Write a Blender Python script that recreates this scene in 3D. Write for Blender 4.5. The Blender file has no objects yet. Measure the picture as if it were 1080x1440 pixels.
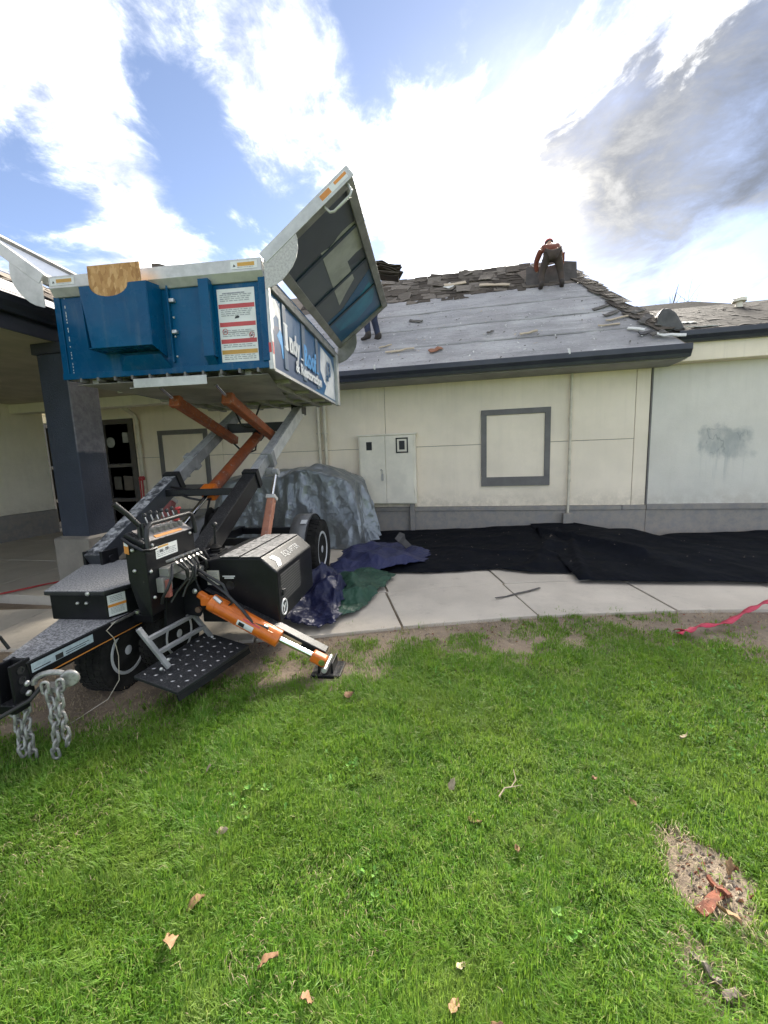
import bpy, bmesh, math, random
import numpy as np
from mathutils import Vector, Matrix, Euler, noise as mnoise
random.seed(7); np.random.seed(7)
sc = bpy.context.scene
col = sc.collection
R = math.radians
PI = math.pi

# ------------------------------------------------------------------ camera
cam_d = bpy.data.cameras.new('camera')
cam = bpy.data.objects.new('camera', cam_d); col.objects.link(cam)
YAW, PITCH, ROLL = -0.2081, 0.1368, 0.0351
fw = Vector((math.sin(YAW)*math.cos(PITCH), math.cos(YAW)*math.cos(PITCH), -math.sin(PITCH)))
r0 = Vector((math.cos(YAW), -math.sin(YAW), 0)); d0 = fw.cross(r0)
rt = math.cos(ROLL)*r0 + math.sin(ROLL)*d0
dn = -math.sin(ROLL)*r0 + math.cos(ROLL)*d0
m = Matrix.Identity(4)
for i in range(3):
    m[i][0] = rt[i]; m[i][1] = -dn[i]; m[i][2] = -fw[i]
m[0][3], m[1][3], m[2][3] = 0, 0, 1.6
cam.matrix_world = m
cam_d.sensor_fit = 'HORIZONTAL'; cam_d.sensor_width = 36
cam_d.lens = 36*565/1080; cam_d.clip_start = 0.05; cam_d.clip_end = 3000
sc.camera = cam

# ------------------------------------------------------------------ light
SUN_AZ, SUN_EL = R(9), R(27)          # azimuth from +Y towards +X
sd = Vector((math.sin(SUN_AZ)*math.cos(SUN_EL), math.cos(SUN_AZ)*math.cos(SUN_EL), math.sin(SUN_EL)))
sl = bpy.data.lights.new('sun', 'SUN'); sl.energy = 4.6; sl.angle = R(30); sl.color = (1, .93, .82)
so = bpy.data.objects.new('sun', sl); col.objects.link(so)
so.rotation_euler = sd.to_track_quat('Z', 'Y').to_euler(); so.location = (0, 0, 30)
sc.view_settings.view_transform = 'Standard'; sc.view_settings.look = 'None'
sc.view_settings.gamma = 1; sc.view_settings.use_curve_mapping = False
sc.view_settings.exposure = EXPOSURE = 3.05

class NT:
    def __init__(s, tree): s.t = tree; s.n = tree.nodes; s.l = tree.links
    def new(s, ty, **kw):
        nd = s.n.new(ty)
        for k, v in kw.items(): setattr(nd, k, v)
        return nd
    def put(s, sock, v):
        if hasattr(v, 'is_linked') or hasattr(v, 'links'): s.l.new(v, sock)
        elif v is not None:
            if sock.type == 'RGBA' and len(v) == 3: v = (*v, 1)
            sock.default_value = v
    def math(s, op, a, b=None, c=None, clamp=False):
        nd = s.new('ShaderNodeMath', operation=op); nd.use_clamp = clamp
        for i, v in enumerate((a, b, c)):
            if v is not None: s.put(nd.inputs[i], v)
        return nd.outputs[0]
    def vmath(s, op, a, b=None):
        nd = s.new('ShaderNodeVectorMath', operation=op)
        s.put(nd.inputs[0], a)
        if b is not None: s.put(nd.inputs[1], b)
        return nd.outputs['Value'] if op in ('DOT_PRODUCT', 'LENGTH', 'DISTANCE') else nd.outputs[0]
    def mix(s, f, a, b, blend='MIX'):
        nd = s.new('ShaderNodeMix', data_type='RGBA', blend_type=blend)
        s.put(nd.inputs[0], f); s.put(nd.inputs[6], a); s.put(nd.inputs[7], b)
        return nd.outputs[2]
    def ramp(s, v, lo, hi, a=0., b=1., smooth=True):
        nd = s.new('ShaderNodeMapRange', interpolation_type='SMOOTHSTEP' if smooth else 'LINEAR')
        for i, x in enumerate((v, lo, hi, a, b)): s.put(nd.inputs[i], x)
        return nd.outputs[0]
    def noise(s, vec, scale, detail=4, rough=.55, dist=0., typ=None):
        nd = s.new('ShaderNodeTexNoise')
        if typ: nd.noise_type = typ
        if vec is not None: s.put(nd.inputs['Vector'], vec)
        nd.inputs['Scale'].default_value = scale; nd.inputs['Detail'].default_value = detail
        nd.inputs['Roughness'].default_value = rough; nd.inputs['Distortion'].default_value = dist
        return nd.outputs[0]
    def mapping(s, vec, loc=(0,0,0), rot=(0,0,0), scale=(1,1,1)):
        nd = s.new('ShaderNodeMapping'); s.put(nd.inputs[0], vec)
        nd.inputs[1].default_value = loc; nd.inputs[2].default_value = rot; nd.inputs[3].default_value = scale
        return nd.outputs[0]
    def coord(s, w='Object'): return s.new('ShaderNodeTexCoord').outputs[w]
    def sep(s, v): nd = s.new('ShaderNodeSeparateXYZ'); s.put(nd.inputs[0], v); return nd.outputs
    def comb(s, x, y, z):
        nd = s.new('ShaderNodeCombineXYZ')
        for i, v in enumerate((x, y, z)): s.put(nd.inputs[i], v)
        return nd.outputs[0]

# sky: Nishita blue plus broken, backlit cloud
world = bpy.data.worlds.new('World'); sc.world = world; world.use_nodes = True
w = NT(world.node_tree); w.n.clear()
sky = w.new('ShaderNodeTexSky', sky_type='NISHITA')
sky.sun_disc = False; sky.sun_elevation = SUN_EL; sky.sun_rotation = SUN_AZ
sky.air_density = .5; sky.dust_density = .15; sky.ozone_density = 1.5
D = w.coord('Generated')
dx, dy, dz = w.sep(D)
zc = w.math('ADD', w.math('MAXIMUM', dz, 0.), .16)
P = w.comb(w.math('DIVIDE', dx, zc), w.math('DIVIDE', dy, zc), 0.)
WX = w.noise(w.mapping(P, loc=(3.1, 1.7, 0)), 1.1, 3, .5)
Pw = w.vmath('ADD', P, w.comb(w.math('MULTIPLY', w.math('SUBTRACT', WX, .5), .55), 0., 0.))
n1 = w.noise(w.mapping(Pw, loc=(4.6, .4, 0), rot=(0, 0, R(-8)), scale=(1.0, .45, 1)), 1.7, 4, .55, .2)
n2 = w.noise(w.mapping(Pw, loc=(1.3, 7.7, 0), rot=(0, 0, R(30)), scale=(1.0, .75, 1)), 3.6, 10, .62, .25)
n3 = w.noise(w.mapping(Pw, loc=(6.3, 2.7, 0), rot=(0, 0, R(-12)), scale=(1.0, .9, 1)), 10.0, 9, .68, .2)
dens = w.math('ADD', n1, w.math('ADD', w.math('MULTIPLY', w.math('SUBTRACT', n2, .5), .95), w.math('MULTIPLY', w.math('SUBTRACT', n3, .5), .42)))
sdot = w.vmath('DOT_PRODUCT', D, tuple(sd))
def blob(az, el, r_in, r_out):
    """soft disc of sky directions round azimuth az (from +Y towards +X) and elevation el, degrees"""
    az, el = R(az), R(el)
    d = (math.sin(az)*math.cos(el), math.cos(az)*math.cos(el), math.sin(el))
    return w.ramp(w.vmath('DOT_PRODUCT', D, d), math.cos(R(r_out)), math.cos(R(r_in)))
def addup(lst, start):
    for a, (az, el, ri, ro) in lst:
        start = w.math('ADD', start, w.math('MULTIPLY', blob(az, el, ri, ro), a))
    return start
dens = addup([(.10, (-46, 35, 1, 9)), (.12, (-41, 29, 1, 8)), (.08, (-37, 25, 1, 6)), (.13, (-29, 35, 1, 9)),
              (.09, (-20, 36, 1, 9)), (.05, (-16, 31, 1, 8)), (.05, (-8, 35, 1, 9)), (.03, (0, 31, 2, 13)), (.05, (-2, 24, 2, 11)),
              (.03, (20, 36, 2, 11)), (.06, (25, 26, 2, 11)), (.09, (12, 25, 2, 11)), (.02, (31, 33, 2, 12)),
              (-.26, (-3, 42, 0, 6)), (-.24, (10, 41, 0, 8)), (-.30, (-50, 25, 1, 8)), (-.26, (-31.5, 28, 1, 7)),
              (-.30, (27, 17.5, 1, 6)), (-.14, (-35, 37, 0, 5)), (-.12, (-41, 40, 0, 4)), (-.14, (-22, 29, 0, 5)), (-.24, (-35, 33, 1, 7)), (-.14, (-12, 41, 1, 6)), (-.16, (4, 38, 0, 5))], w.math('ADD', dens, .155))
mask = w.ramp(dens, .40, 1.0)
nd = w.noise(w.mapping(Pw, loc=(2.2, 5.1, 0), rot=(0, 0, R(-38)), scale=(1.0, .72, 1)), 3.0, 10, .64, .3)
dark = w.ramp(addup([(.19, (21, 26, 5, 15)), (.10, (14.5, 28, 1, 5)), (.10, (9, 25, .5, 5)), (.12, (18, 22, 1, 6)), (.10, (24, 25, 1, 6)), (-.10, (19, 36, 1, 8)), (-.07, (27, 22, 1, 6)), (-.25, (-6, 30, 3, 13)), (-.3, (-40, 33, 8, 20))], nd), .48, .62)
glow = w.math('POWER', w.math('MAXIMUM', sdot, 0.), 90.)
core = w.math('POWER', w.math('MAXIMUM', sdot, 0.), 500.)
wide = w.math('POWER', w.math('MAXIMUM', sdot, 0.), 10.)
bright = w.math('ADD', .60, w.math('ADD', w.math('MULTIPLY', wide, .12), w.math('ADD', w.math('MULTIPLY', glow, .52), w.math('MULTIPLY', core, 3.4))))
shade = w.ramp(w.math('ADD', w.math('MULTIPLY', n2, .5), w.math('MULTIPLY', n3, .5)), .36, .70, .26, 1.45)
bs = w.math('MULTIPLY', bright, shade)
ccol = w.mix(1., w.mix(w.math('MULTIPLY', glow, 1., clamp=True), (1., .985, .955), (1., .93, .78)), w.comb(bs, bs, bs), 'MULTIPLY')
nb = w.noise(w.mapping(Pw, loc=(8.2, 3.1, 0), rot=(0, 0, R(12)), scale=(1.0, .6, 1)), 4.4, 8, .62, .3)
ccol = w.mix(w.math('MULTIPLY', w.math('MULTIPLY', w.ramp(nb, .40, .62), w.ramp(sdot, .99, .95)), .84), ccol, (.112, .118, .130))
ccol = w.mix(w.math('MULTIPLY', dark, .93), ccol, (.020, .023, .029))
bgs = w.new('ShaderNodeBackground'); hsv = w.new('ShaderNodeHueSaturation'); hsv.inputs['Saturation'].default_value = .86; hsv.inputs['Value'].default_value = .80; w.l.new(sky.outputs[0], hsv.inputs['Color']); w.put(bgs.inputs[0], hsv.outputs[0]); bgs.inputs[1].default_value = .05
bgc = w.new('ShaderNodeBackground'); w.put(bgc.inputs[0], ccol); bgc.inputs[1].default_value = 1.0
# thin veil of high cloud everywhere near the sun
veil = w.math('MAXIMUM', w.math('MULTIPLY', mask, .97), w.math('MULTIPLY', glow, .30))
mx = w.new('ShaderNodeMixShader'); w.put(mx.inputs[0], veil); w.l.new(bgs.outputs[0], mx.inputs[1]); w.l.new(bgc.outputs[0], mx.inputs[2])
wo = w.new('ShaderNodeOutputWorld'); w.l.new(mx.outputs[0], wo.inputs[0])

# ------------------------------------------------------------------ mesh helpers
class MB:
    """collects shapes into one mesh"""
    def __init__(s): s.v = []; s.f = []
    def add(s, vs, fs):
        o = len(s.v); s.v += [tuple(v) for v in vs]; s.f += [tuple(i+o for i in f) for f in fs]; return s
    def box(s, lo, hi):
        x0, y0, z0 = lo; x1, y1, z1 = hi
        return s.add([(x0,y0,z0),(x1,y0,z0),(x1,y1,z0),(x0,y1,z0),(x0,y0,z1),(x1,y0,z1),(x1,y1,z1),(x0,y1,z1)],
                     [(3,2,1,0),(4,5,6,7),(0,1,5,4),(1,2,6,5),(2,3,7,6),(3,0,4,7)])
    def bar(s, p0, p1, wd, h, up=(0,0,1)):
        p0, p1 = Vector(p0), Vector(p1); t = (p1-p0).normalized()
        a = t.cross(Vector(up))
        if a.length < 1e-4: a = t.cross(Vector((1,0,0)))
        a.normalize(); b = a.cross(t).normalized()
        a *= wd/2; b *= h/2
        vs = [p+i*a+j*b for p in (p0,p1) for i,j in ((-1,-1),(1,-1),(1,1),(-1,1))]
        return s.add(vs, [(0,1,2,3),(7,6,5,4),(4,5,1,0),(5,6,2,1),(6,7,3,2),(7,4,0,3)])
    def tube(s, pts, r, n=8, closed=False):
        pts = [Vector(p) for p in pts]; k = len(pts); rs = r if isinstance(r, (list, tuple)) else [r]*k
        vs, fs = [], []; prev = None
        for i, p in enumerate(pts):
            if closed: t = pts[(i+1) % k]-pts[i-1]
            else: t = pts[min(i+1, k-1)]-pts[max(i-1, 0)]
            t.normalize()
            if prev is None:
                a = t.cross(Vector((0,0,1)))
                if a.length < .05: a = t.cross(Vector((1,0,0)))
            else: a = prev-t*prev.dot(t)
            a.normalize(); prev = a; b = t.cross(a)
            for j in range(n):
                q = 2*PI*j/n; vs.append(p+(a*math.cos(q)+b*math.sin(q))*rs[i])
        for i in range(k if closed else k-1):
            i2 = (i+1) % k
            for j in range(n): fs.append((i*n+j, i*n+(j+1)%n, i2*n+(j+1)%n, i2*n+j))
        if not closed: fs += [tuple(range(n-1,-1,-1)), tuple(range((k-1)*n, k*n))]
        return s.add(vs, fs)
    def cyl(s, p0, p1, r, n=16, r1=None): return s.tube([p0, p1], [r, r if r1 is None else r1], n)
    def prism(s, poly, ext):
        k = len(poly); e = Vector(ext); a = [Vector(p) for p in poly]
        nrm = sum(((a[i]-a[0]).cross(a[i+1]-a[0]) for i in range(1, k-1)), Vector())
        if nrm.dot(e) > 0: a = a[::-1]
        return s.add(a+[p+e for p in a], [tuple(range(k)), tuple(range(2*k-1, k-1, -1))]+[((i+1)%k, i, k+i, k+(i+1)%k) for i in range(k)])
    def lathe(s, p0, axis, prof, n=24):
        """prof: list of (distance along axis, radius)"""
        ax = Vector(axis).normalized(); p0 = Vector(p0)
        a = ax.cross(Vector((0,0,1)));
        if a.length < .05: a = ax.cross(Vector((1,0,0)))
        a.normalize(); b = ax.cross(a); vs = []; fs = []
        for h, r in prof:
            for j in range(n): q = 2*PI*j/n; vs.append(p0+ax*h+(a*math.cos(q)+b*math.sin(q))*r)
        for i in range(len(prof)-1):
            for j in range(n): fs.append((i*n+j, i*n+(j+1)%n, (i+1)*n+(j+1)%n, (i+1)*n+j))
        if prof[0][1] > 1e-4: fs.append(tuple(range(n-1,-1,-1)))
        if prof[-1][1] > 1e-4: fs.append(tuple(range((len(prof)-1)*n, len(prof)*n)))
        return s.add(vs, fs)
    def grid(s, fn, nu, nv):
        vs = [fn(i/nu, j/nv) for j in range(nv+1) for i in range(nu+1)]
        return s.add(vs, [(j*(nu+1)+i, j*(nu+1)+i+1, (j+1)*(nu+1)+i+1, (j+1)*(nu+1)+i) for j in range(nv) for i in range(nu)])
    def mesh(s, name, mat):
        me = bpy.data.meshes.new(name); me.from_pydata(s.v, [], s.f); me.update()
        if mat: me.materials.append(mat)
        return me

ROOTM = {}
def tag(o, label=None, cat=None, group=None, kind=None):
    if label: o['label'] = label
    if cat: o['category'] = cat
    if group: o['group'] = group
    if kind: o['kind'] = kind
    return o
def thing(name, label, cat, loc=(0,0,0), rz=0., group=None):
    o = bpy.data.objects.new(name, None); col.objects.link(o); o.empty_display_size = .2
    o.location = loc; o.rotation_euler = (0, 0, rz)
    ROOTM[o] = Matrix.Translation(loc) @ Matrix.Rotation(rz, 4, 'Z')
    return tag(o, label, cat, group)
def link(name, me, parent=None, local=False):
    o = bpy.data.objects.new(name, me); col.objects.link(o)
    if parent is not None:
        o.parent = parent
        if not local:
            M_ = ROOTM.get(parent)
            if M_ is not None: o.matrix_parent_inverse = M_.inverted()
    return o
def part(name, mb, mt, parent=None, local=False, bevel=0., seg=2, smooth=False, solid=0., kind=None, label=None):
    """one mesh object; parts of a thing placed in world coordinates unless local"""
    me = mb.mesh(name, mt) if isinstance(mb, MB) else mb
    o = link(name, me, parent, local)
    if smooth:
        for p in me.polygons: p.use_smooth = True
        if smooth != 'all': me.set_sharp_from_angle(angle=R(38))
    if solid: md = o.modifiers.new('thick', 'SOLIDIFY'); md.thickness = solid; md.offset = 0
    if bevel:
        md = o.modifiers.new('bevel', 'BEVEL'); md.width = bevel; md.segments = seg; md.limit_method = 'ANGLE'; md.angle_limit = R(32)
    if kind: o['kind'] = kind
    if label: o['label'] = label
    return o
def copy_tree(o, parent=None):
    c = o.copy(); col.objects.link(c)
    if parent is not None: c.parent = parent
    elif o in ROOTM: ROOTM[c] = ROOTM[o]
    for ch in list(o.children): copy_tree(ch, c)
    return c
_tc = {}
def text(name, body, size, mt, parent, Mx, local=True, sx=1., bold=0., align='LEFT', ext=.0008):
    cu = bpy.data.curves.new('t', 'FONT'); cu.body = body; cu.size = size; cu.extrude = ext; cu.offset = bold
    cu.align_x = align; cu.resolution_u = 3
    ob = bpy.data.objects.new('t', cu); col.objects.link(ob)
    dg = bpy.context.evaluated_depsgraph_get(); me = bpy.data.meshes.new_from_object(ob.evaluated_get(dg))
    bpy.data.objects.remove(ob); bpy.data.curves.remove(cu)
    me.transform(Mx @ Matrix.Diagonal((sx, 1, 1, 1))); me.materials.clear(); me.materials.append(mt)
    return part(name, me, mt, parent, local)
def frame_m(o, ex, ey):
    """matrix taking text x to ex and text y to ey at o"""
    ex, ey = Vector(ex).normalized(), Vector(ey).normalized(); ez = ex.cross(ey)
    m_ = Matrix.Identity(4)
    for i in range(3): m_[i][0] = ex[i]; m_[i][1] = ey[i]; m_[i][2] = ez[i]; m_[i][3] = o[i]
    return m_
def fbm(x, y, z=0., o=4): return mnoise.fractal(Vector((x, y, z)), 1., 2., o)
def ridge(x, y, z=0.): return 1-abs(mnoise.noise(Vector((x, y, z))))*2

# ------------------------------------------------------------------ materials
def base(name):
    mt = bpy.data.materials.new(name); mt.use_nodes = True
    t = NT(mt.node_tree); b = t.n['Principled BSDF']; return mt, t, b
def bump_to(t, b, h, strength, dist=.01):
    bn = t.new('ShaderNodeBump'); bn.inputs['Strength'].default_value = strength; bn.inputs['Distance'].default_value = dist
    t.put(bn.inputs['Height'], h); t.l.new(bn.outputs[0], b.inputs['Normal'])
def mat(name, c1, c2=None, scale=5., rough=.6, metal=0., bump=0., bscale=70., dust=None, dcol=(.42,.42,.43), chip=None, co='Object', stretch=(1,1,1), spec=.5, rvar=.12):
    """painted or raw surface: two tones mixed by noise, uneven gloss, fine relief; dust=(lo,hi,scale) settles on upward faces"""
    mt, t, b = base(name)
    if c2 is None: c2 = tuple(x*.78 for x in c1)
    v = t.mapping(t.coord(co), scale=stretch)
    n = t.noise(v, scale, 6, .62)
    c = t.mix(t.ramp(n, .36, .66), c1, c2)
    r = t.math('ADD', rough-rvar/2, t.math('MULTIPLY', t.noise(v, scale*2.3, 5, .6), rvar))
    if chip:
        lo, hi, cs, cc = chip
        k = t.ramp(t.noise(v, cs, 7, .7), lo, hi); c = t.mix(k, c, cc)
    if dust:
        lo, hi, ds = dust
        nz = t.sep(t.new('ShaderNodeNewGeometry').outputs['Normal'])[2]
        k = t.math('MULTIPLY', t.ramp(t.noise(v, ds, 8, .72), lo, hi), t.ramp(nz, .35, .75))
        c = t.mix(k, c, dcol); r = t.math('ADD', r, t.math('MULTIPLY', k, .4), clamp=True)
    t.put(b.inputs['Base Color'], c); t.put(b.inputs['Roughness'], r)
    b.inputs['Metallic'].default_value = metal; b.inputs['Specular IOR Level'].default_value = spec
    if bump: bump_to(t, b, t.noise(v, bscale, 5, .6), bump)
    return mt
def rnd_mat(name, cols, rough=.85, bump=.3, bscale=120., var=.5, scale=9.):
    """each copy of a piece takes its own tone between the given colours"""
    mt, t, b = base(name)
    oi = t.new('ShaderNodeObjectInfo').outputs['Random']
    rp = t.new('ShaderNodeValToRGB'); t.put(rp.inputs[0], oi); e = rp.color_ramp.elements
    while len(e) < len(cols): e.new(.5)
    for i, cc in enumerate(cols): e[i].position = i/(len(cols)-1); e[i].color = (*cc, 1)
    v = t.vmath('ADD', t.coord('Object'), t.comb(t.math('MULTIPLY', oi, 37.), 0., 0.))
    n = t.noise(t.mapping(v, scale=(1, 4, 1)), scale, 7, .7)
    c = t.mix(t.ramp(n, .3, .7, 0., var), rp.outputs[0], tuple(x*.45 for x in cols[0]))
    t.put(b.inputs['Base Color'], c); b.inputs['Roughness'].default_value = rough; b.inputs['Specular IOR Level'].default_value = .05
    if bump: bump_to(t, b, t.noise(v, bscale, 5, .6), bump)
    return mt

M_cream = None
def stucco(name, c, stain=None):
    mt, t, b = base(name); v = t.coord('Object')
    n = t.noise(v, 1.3, 6, .6); st = t.noise(t.mapping(v, scale=(3.5, 3.5, .35)), 1.6, 6, .65)
    cc = t.mix(t.ramp(n, .3, .7, 0., .6), c, tuple(x*.82 for x in c))
    cc = t.mix(t.math('MULTIPLY', t.ramp(t.sep(v)[2], 1.0, .5), t.ramp(t.noise(v, 7., 6, .7), .35, .62, .0, .45)), cc, (.36, .31, .24))
    cc = t.mix(t.math('MULTIPLY', t.ramp(t.sep(v)[2], 2.2, 3.0), t.ramp(t.noise(t.mapping(v, scale=(6, 6, .12)), 1.5, 5, .7), .48, .70, 0., .25)), cc, tuple(x*.62 for x in c))
    cc = t.mix(t.ramp(st, .48, .75, 0., .30), cc, tuple(x*.78 for x in c))
    sp = t.noise(v, 11., 5, .7); cc = t.mix(t.ramp(sp, .62, .78, 0., .22), cc, tuple(x*.6 for x in c))
    if stain: cc = stain(t, v, cc)
    t.put(b.inputs['Base Color'], cc); b.inputs['Roughness'].default_value = .88
    h = t.math('ADD', t.noise(v, 95., 5, .65), t.math('MULTIPLY', t.noise(v, 4., 4, .6), 2.2))
    bump_to(t, b, h, .34, .012)
    return mt
M_cream = stucco('cream_stucco', (.85, .74, .59))
def scrawl(t, v, c):
    x, y, z = t.sep(v)
    ox = t.math('SUBTRACT', t.noise(v, 2.6, 5, .6), .5); oz = t.math('SUBTRACT', t.noise(t.mapping(v, loc=(9, 0, 0)), 2.6, 5, .6), .5)
    ex = t.math('DIVIDE', t.math('ADD', t.math('SUBTRACT', x, 4.30), t.math('MULTIPLY', ox, .75)), .40)
    ez = t.math('DIVIDE', t.math('ADD', t.math('SUBTRACT', z, 1.66), t.math('ADD', t.math('MULTIPLY', oz, .6), t.math('MULTIPLY', t.math('SUBTRACT', x, 4.3), .12))), .27)
    d = t.math('POWER', t.math('ADD', t.math('POWER', t.math('ABSOLUTE', ex), 4.), t.math('POWER', t.math('ABSOLUTE', ez), 4.)), .25)
    k = t.ramp(d, 1.12, .72)
    runs = t.ramp(t.noise(t.mapping(v, scale=(9, 1, .5)), 1.7, 4, .6), .5, .68)
    kr = t.math('MULTIPLY', t.math('MULTIPLY', t.ramp(t.math('ABSOLUTE', t.math('SUBTRACT', x, 4.30)), .42, .25), t.math('MULTIPLY', t.ramp(z, .75, 1.5), t.ramp(z, 1.8, 1.5))), runs)
    pat = t.math('MULTIPLY', k, t.ramp(t.noise(t.mapping(v, scale=(1, 1, .45)), 4.5, 5, .65), .30, .66, .35, 1.))
    wav = t.math('ABSOLUTE', t.math('SUBTRACT', t.noise(t.mapping(v, loc=(2.2, 0, 5), scale=(1.6, 1, .8)), 3.3, 2, .5), .5))
    strokes = t.math('MULTIPLY', t.ramp(wav, .022, .006), t.ramp(d, 1.0, .6))
    c = t.mix(t.math('MULTIPLY', pat, .72), c, (.21, .235, .235))
    c = t.mix(t.math('MULTIPLY', kr, .6), c, (.26, .285, .285))
    c = t.mix(t.math('MULTIPLY', strokes, .5), c, (.15, .17, .17))
    old = t.ramp(t.noise(v, .55, 4, .6), .42, .6)
    return t.mix(t.math('MULTIPLY', old, .25), c, (.56, .56, .52))
M_grey = stucco('grey_stucco', (.67, .63, .555), scrawl)
M_plinth = stucco('plinth_grey', (.235, .224, .215))
M_porch = stucco('porch_stucco', (.80, .74, .61))
M_trim = mat('trim_grey', (.165, .155, .148), scale=3, rough=.75, bump=.15, bscale=120)
M_navy = mat('gutter_navy', (.020, .022, .035), (.03, .032, .045), scale=3, rough=.42, bump=.05)
M_fascia = mat('fascia_brown', (.14, .13, .135), scale=4, rough=.7)
M_white = mat('old_white_metal', (.76, .70, .58), (.66, .61, .51), scale=3, rough=.5, bump=.05)
M_conduit = mat('painted_pipe', (.60, .545, .43), scale=6, rough=.6)
M_dark = mat('black_plastic', (.012, .012, .014), scale=9, rough=.5)
M_felt = None
def felt():
    mt, t, b = base('roofing_felt'); v = t.coord('Object'); rn = t.new('ShaderNodeObjectInfo').outputs['Random']
    c = t.mix(t.ramp(t.noise(t.mapping(v, scale=(.5, 2.2, 1)), 1.7, 7, .65), .32, .68), (.37, .362, .360), (.205, .20, .20))
    lines = t.noise(t.mapping(v, scale=(.25, 14, 14)), 2.2, 5, .7)
    c = t.mix(t.ramp(lines, .52, .70, 0., .5), c, (.50, .49, .50))
    c = t.mix(t.ramp(t.noise(t.mapping(v, scale=(.6, 1.5, 1)), 22., 7, .75), .60, .72, 0., .75), c, (.66, .65, .63))
    c = t.mix(t.ramp(t.noise(v, 17., 8, .8), .54, .70, 0., .8), c, (.09, .08, .08))
    c = t.mix(t.ramp(t.noise(t.mapping(v, loc=(5,5,5), scale=(.8,2,2)), 38., 6, .8), .56, .68, 0., .7), c, (.58, .565, .56))
    c = t.mix(t.ramp(t.noise(t.mapping(v, loc=(2,0,1)), .8, 6, .7), .42, .65, 0., .45), c, (.17, .16, .165))
    c = t.mix(t.math('MULTIPLY', rn, .12), c, (.27, .265, .28))
    t.put(b.inputs['Base Color'], c); b.inputs['Roughness'].default_value = .62
    bump_to(t, b, t.noise(t.mapping(v, scale=(1, 2.5, 2.5)), 8., 7, .7), .55, .03)
    return mt
M_felt = felt()
M_shingle = rnd_mat('old_shingle', [(.055,.046,.039), (.095,.080,.066), (.145,.124,.104), (.24,.21,.18), (.08,.068,.057)], bscale=160)
M_shingle_n = rnd_mat('weathered_shingle', [(.026,.024,.023), (.042,.038,.035), (.060,.054,.049), (.034,.031,.029)], bscale=160)
M_shflat = mat('shingle_field', (.042, .038, .035), (.026, .024, .023), scale=4, rough=.95, spec=.05, bump=.5, bscale=30)
def concrete(name, c, rnd=True):
    mt, t, b = base(name); v = t.coord('Object'); rn = t.new('ShaderNodeObjectInfo').outputs['Random']
    cc = t.mix(t.ramp(t.noise(v, 1.1, 6, .62), .32, .68), c, tuple(x*.80 for x in c))
    cc = t.mix(t.ramp(t.noise(v, 240., 3, .6), .55, .68, 0., .40), cc, tuple(x*.52 for x in c))
    cc = t.mix(t.ramp(t.noise(t.mapping(v, loc=(4, 2, 0)), 200., 3, .6), .60, .72, 0., .5), cc, tuple(min(1, x*1.45) for x in c))
    cc = t.mix(t.ramp(t.noise(v, 4.5, 7, .7), .56, .76, 0., .45), cc, (.20, .165, .125))
    cc = t.mix(t.ramp(t.noise(t.mapping(v, loc=(7, 3, 0)), .9, 7, .72), .50, .70, 0., .35), cc, tuple(x*.55 for x in c))
    cc = t.mix(t.math('MULTIPLY', rn, .16), cc, tuple(x*.75 for x in c))
    t.put(b.inputs['Base Color'], cc); b.inputs['Roughness'].default_value = .9
    bump_to(t, b, t.math('ADD', t.noise(v, 170., 4, .65), t.math('MULTIPLY', t.noise(v, 9., 5, .6), .8)), .45, .006)
    return mt
M_conc = concrete('concrete', (.63, .56, .465)); M_conc_old = concrete('old_concrete', (.54, .49, .42))
def soil():
    mt, t, b = base('bare_soil'); v = t.coord('Object')
    c = t.mix(t.ramp(t.noise(v, 2.2, 7, .65), .35, .66), (.30, .235, .172), (.20, .152, .108))
    c = t.mix(t.ramp(t.noise(v, 60., 6, .75), .56, .70, 0., .8), c, (.34, .275, .20))
    c = t.mix(t.ramp(t.noise(v, 33., 6, .7), .60, .72, 0., .8), c, (.05, .038, .028))
    t.put(b.inputs['Base Color'], c); b.inputs['Roughness'].default_value = .95
    bump_to(t, b, t.math('ADD', t.noise(v, 40., 7, .7), t.noise(v, 8., 4, .6)), .8, .02)
    return mt
M_soil = soil()
def lawnbase():
    mt, t, b = base('lawn_thatch'); v = t.coord('Object')
    c = t.mix(t.ramp(t.noise(v, 1.6, 6, .65), .35, .66), (.07, .105, .02), (.10, .10, .038))
    c = t.mix(t.ramp(t.noise(v, 70., 6, .75), .50, .68, 0., .8), c, (.035, .055, .011))
    t.put(b.inputs['Base Color'], c); b.inputs['Roughness'].default_value = .95
    bump_to(t, b, t.noise(v, 60., 6, .7), .8, .02)
    return mt
M_lawn = lawnbase()
M_glass, t_, b_ = base('door_glass')
t_.put(b_.inputs['Base Color'], t_.mix(t_.ramp(t_.noise(t_.coord('Object'), 2., 3), .4, .6), (.035, .045, .06), (.05, .06, .075)))
b_.inputs['Roughness'].default_value = .04; b_.inputs['Specular IOR Level'].default_value = .8

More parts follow.
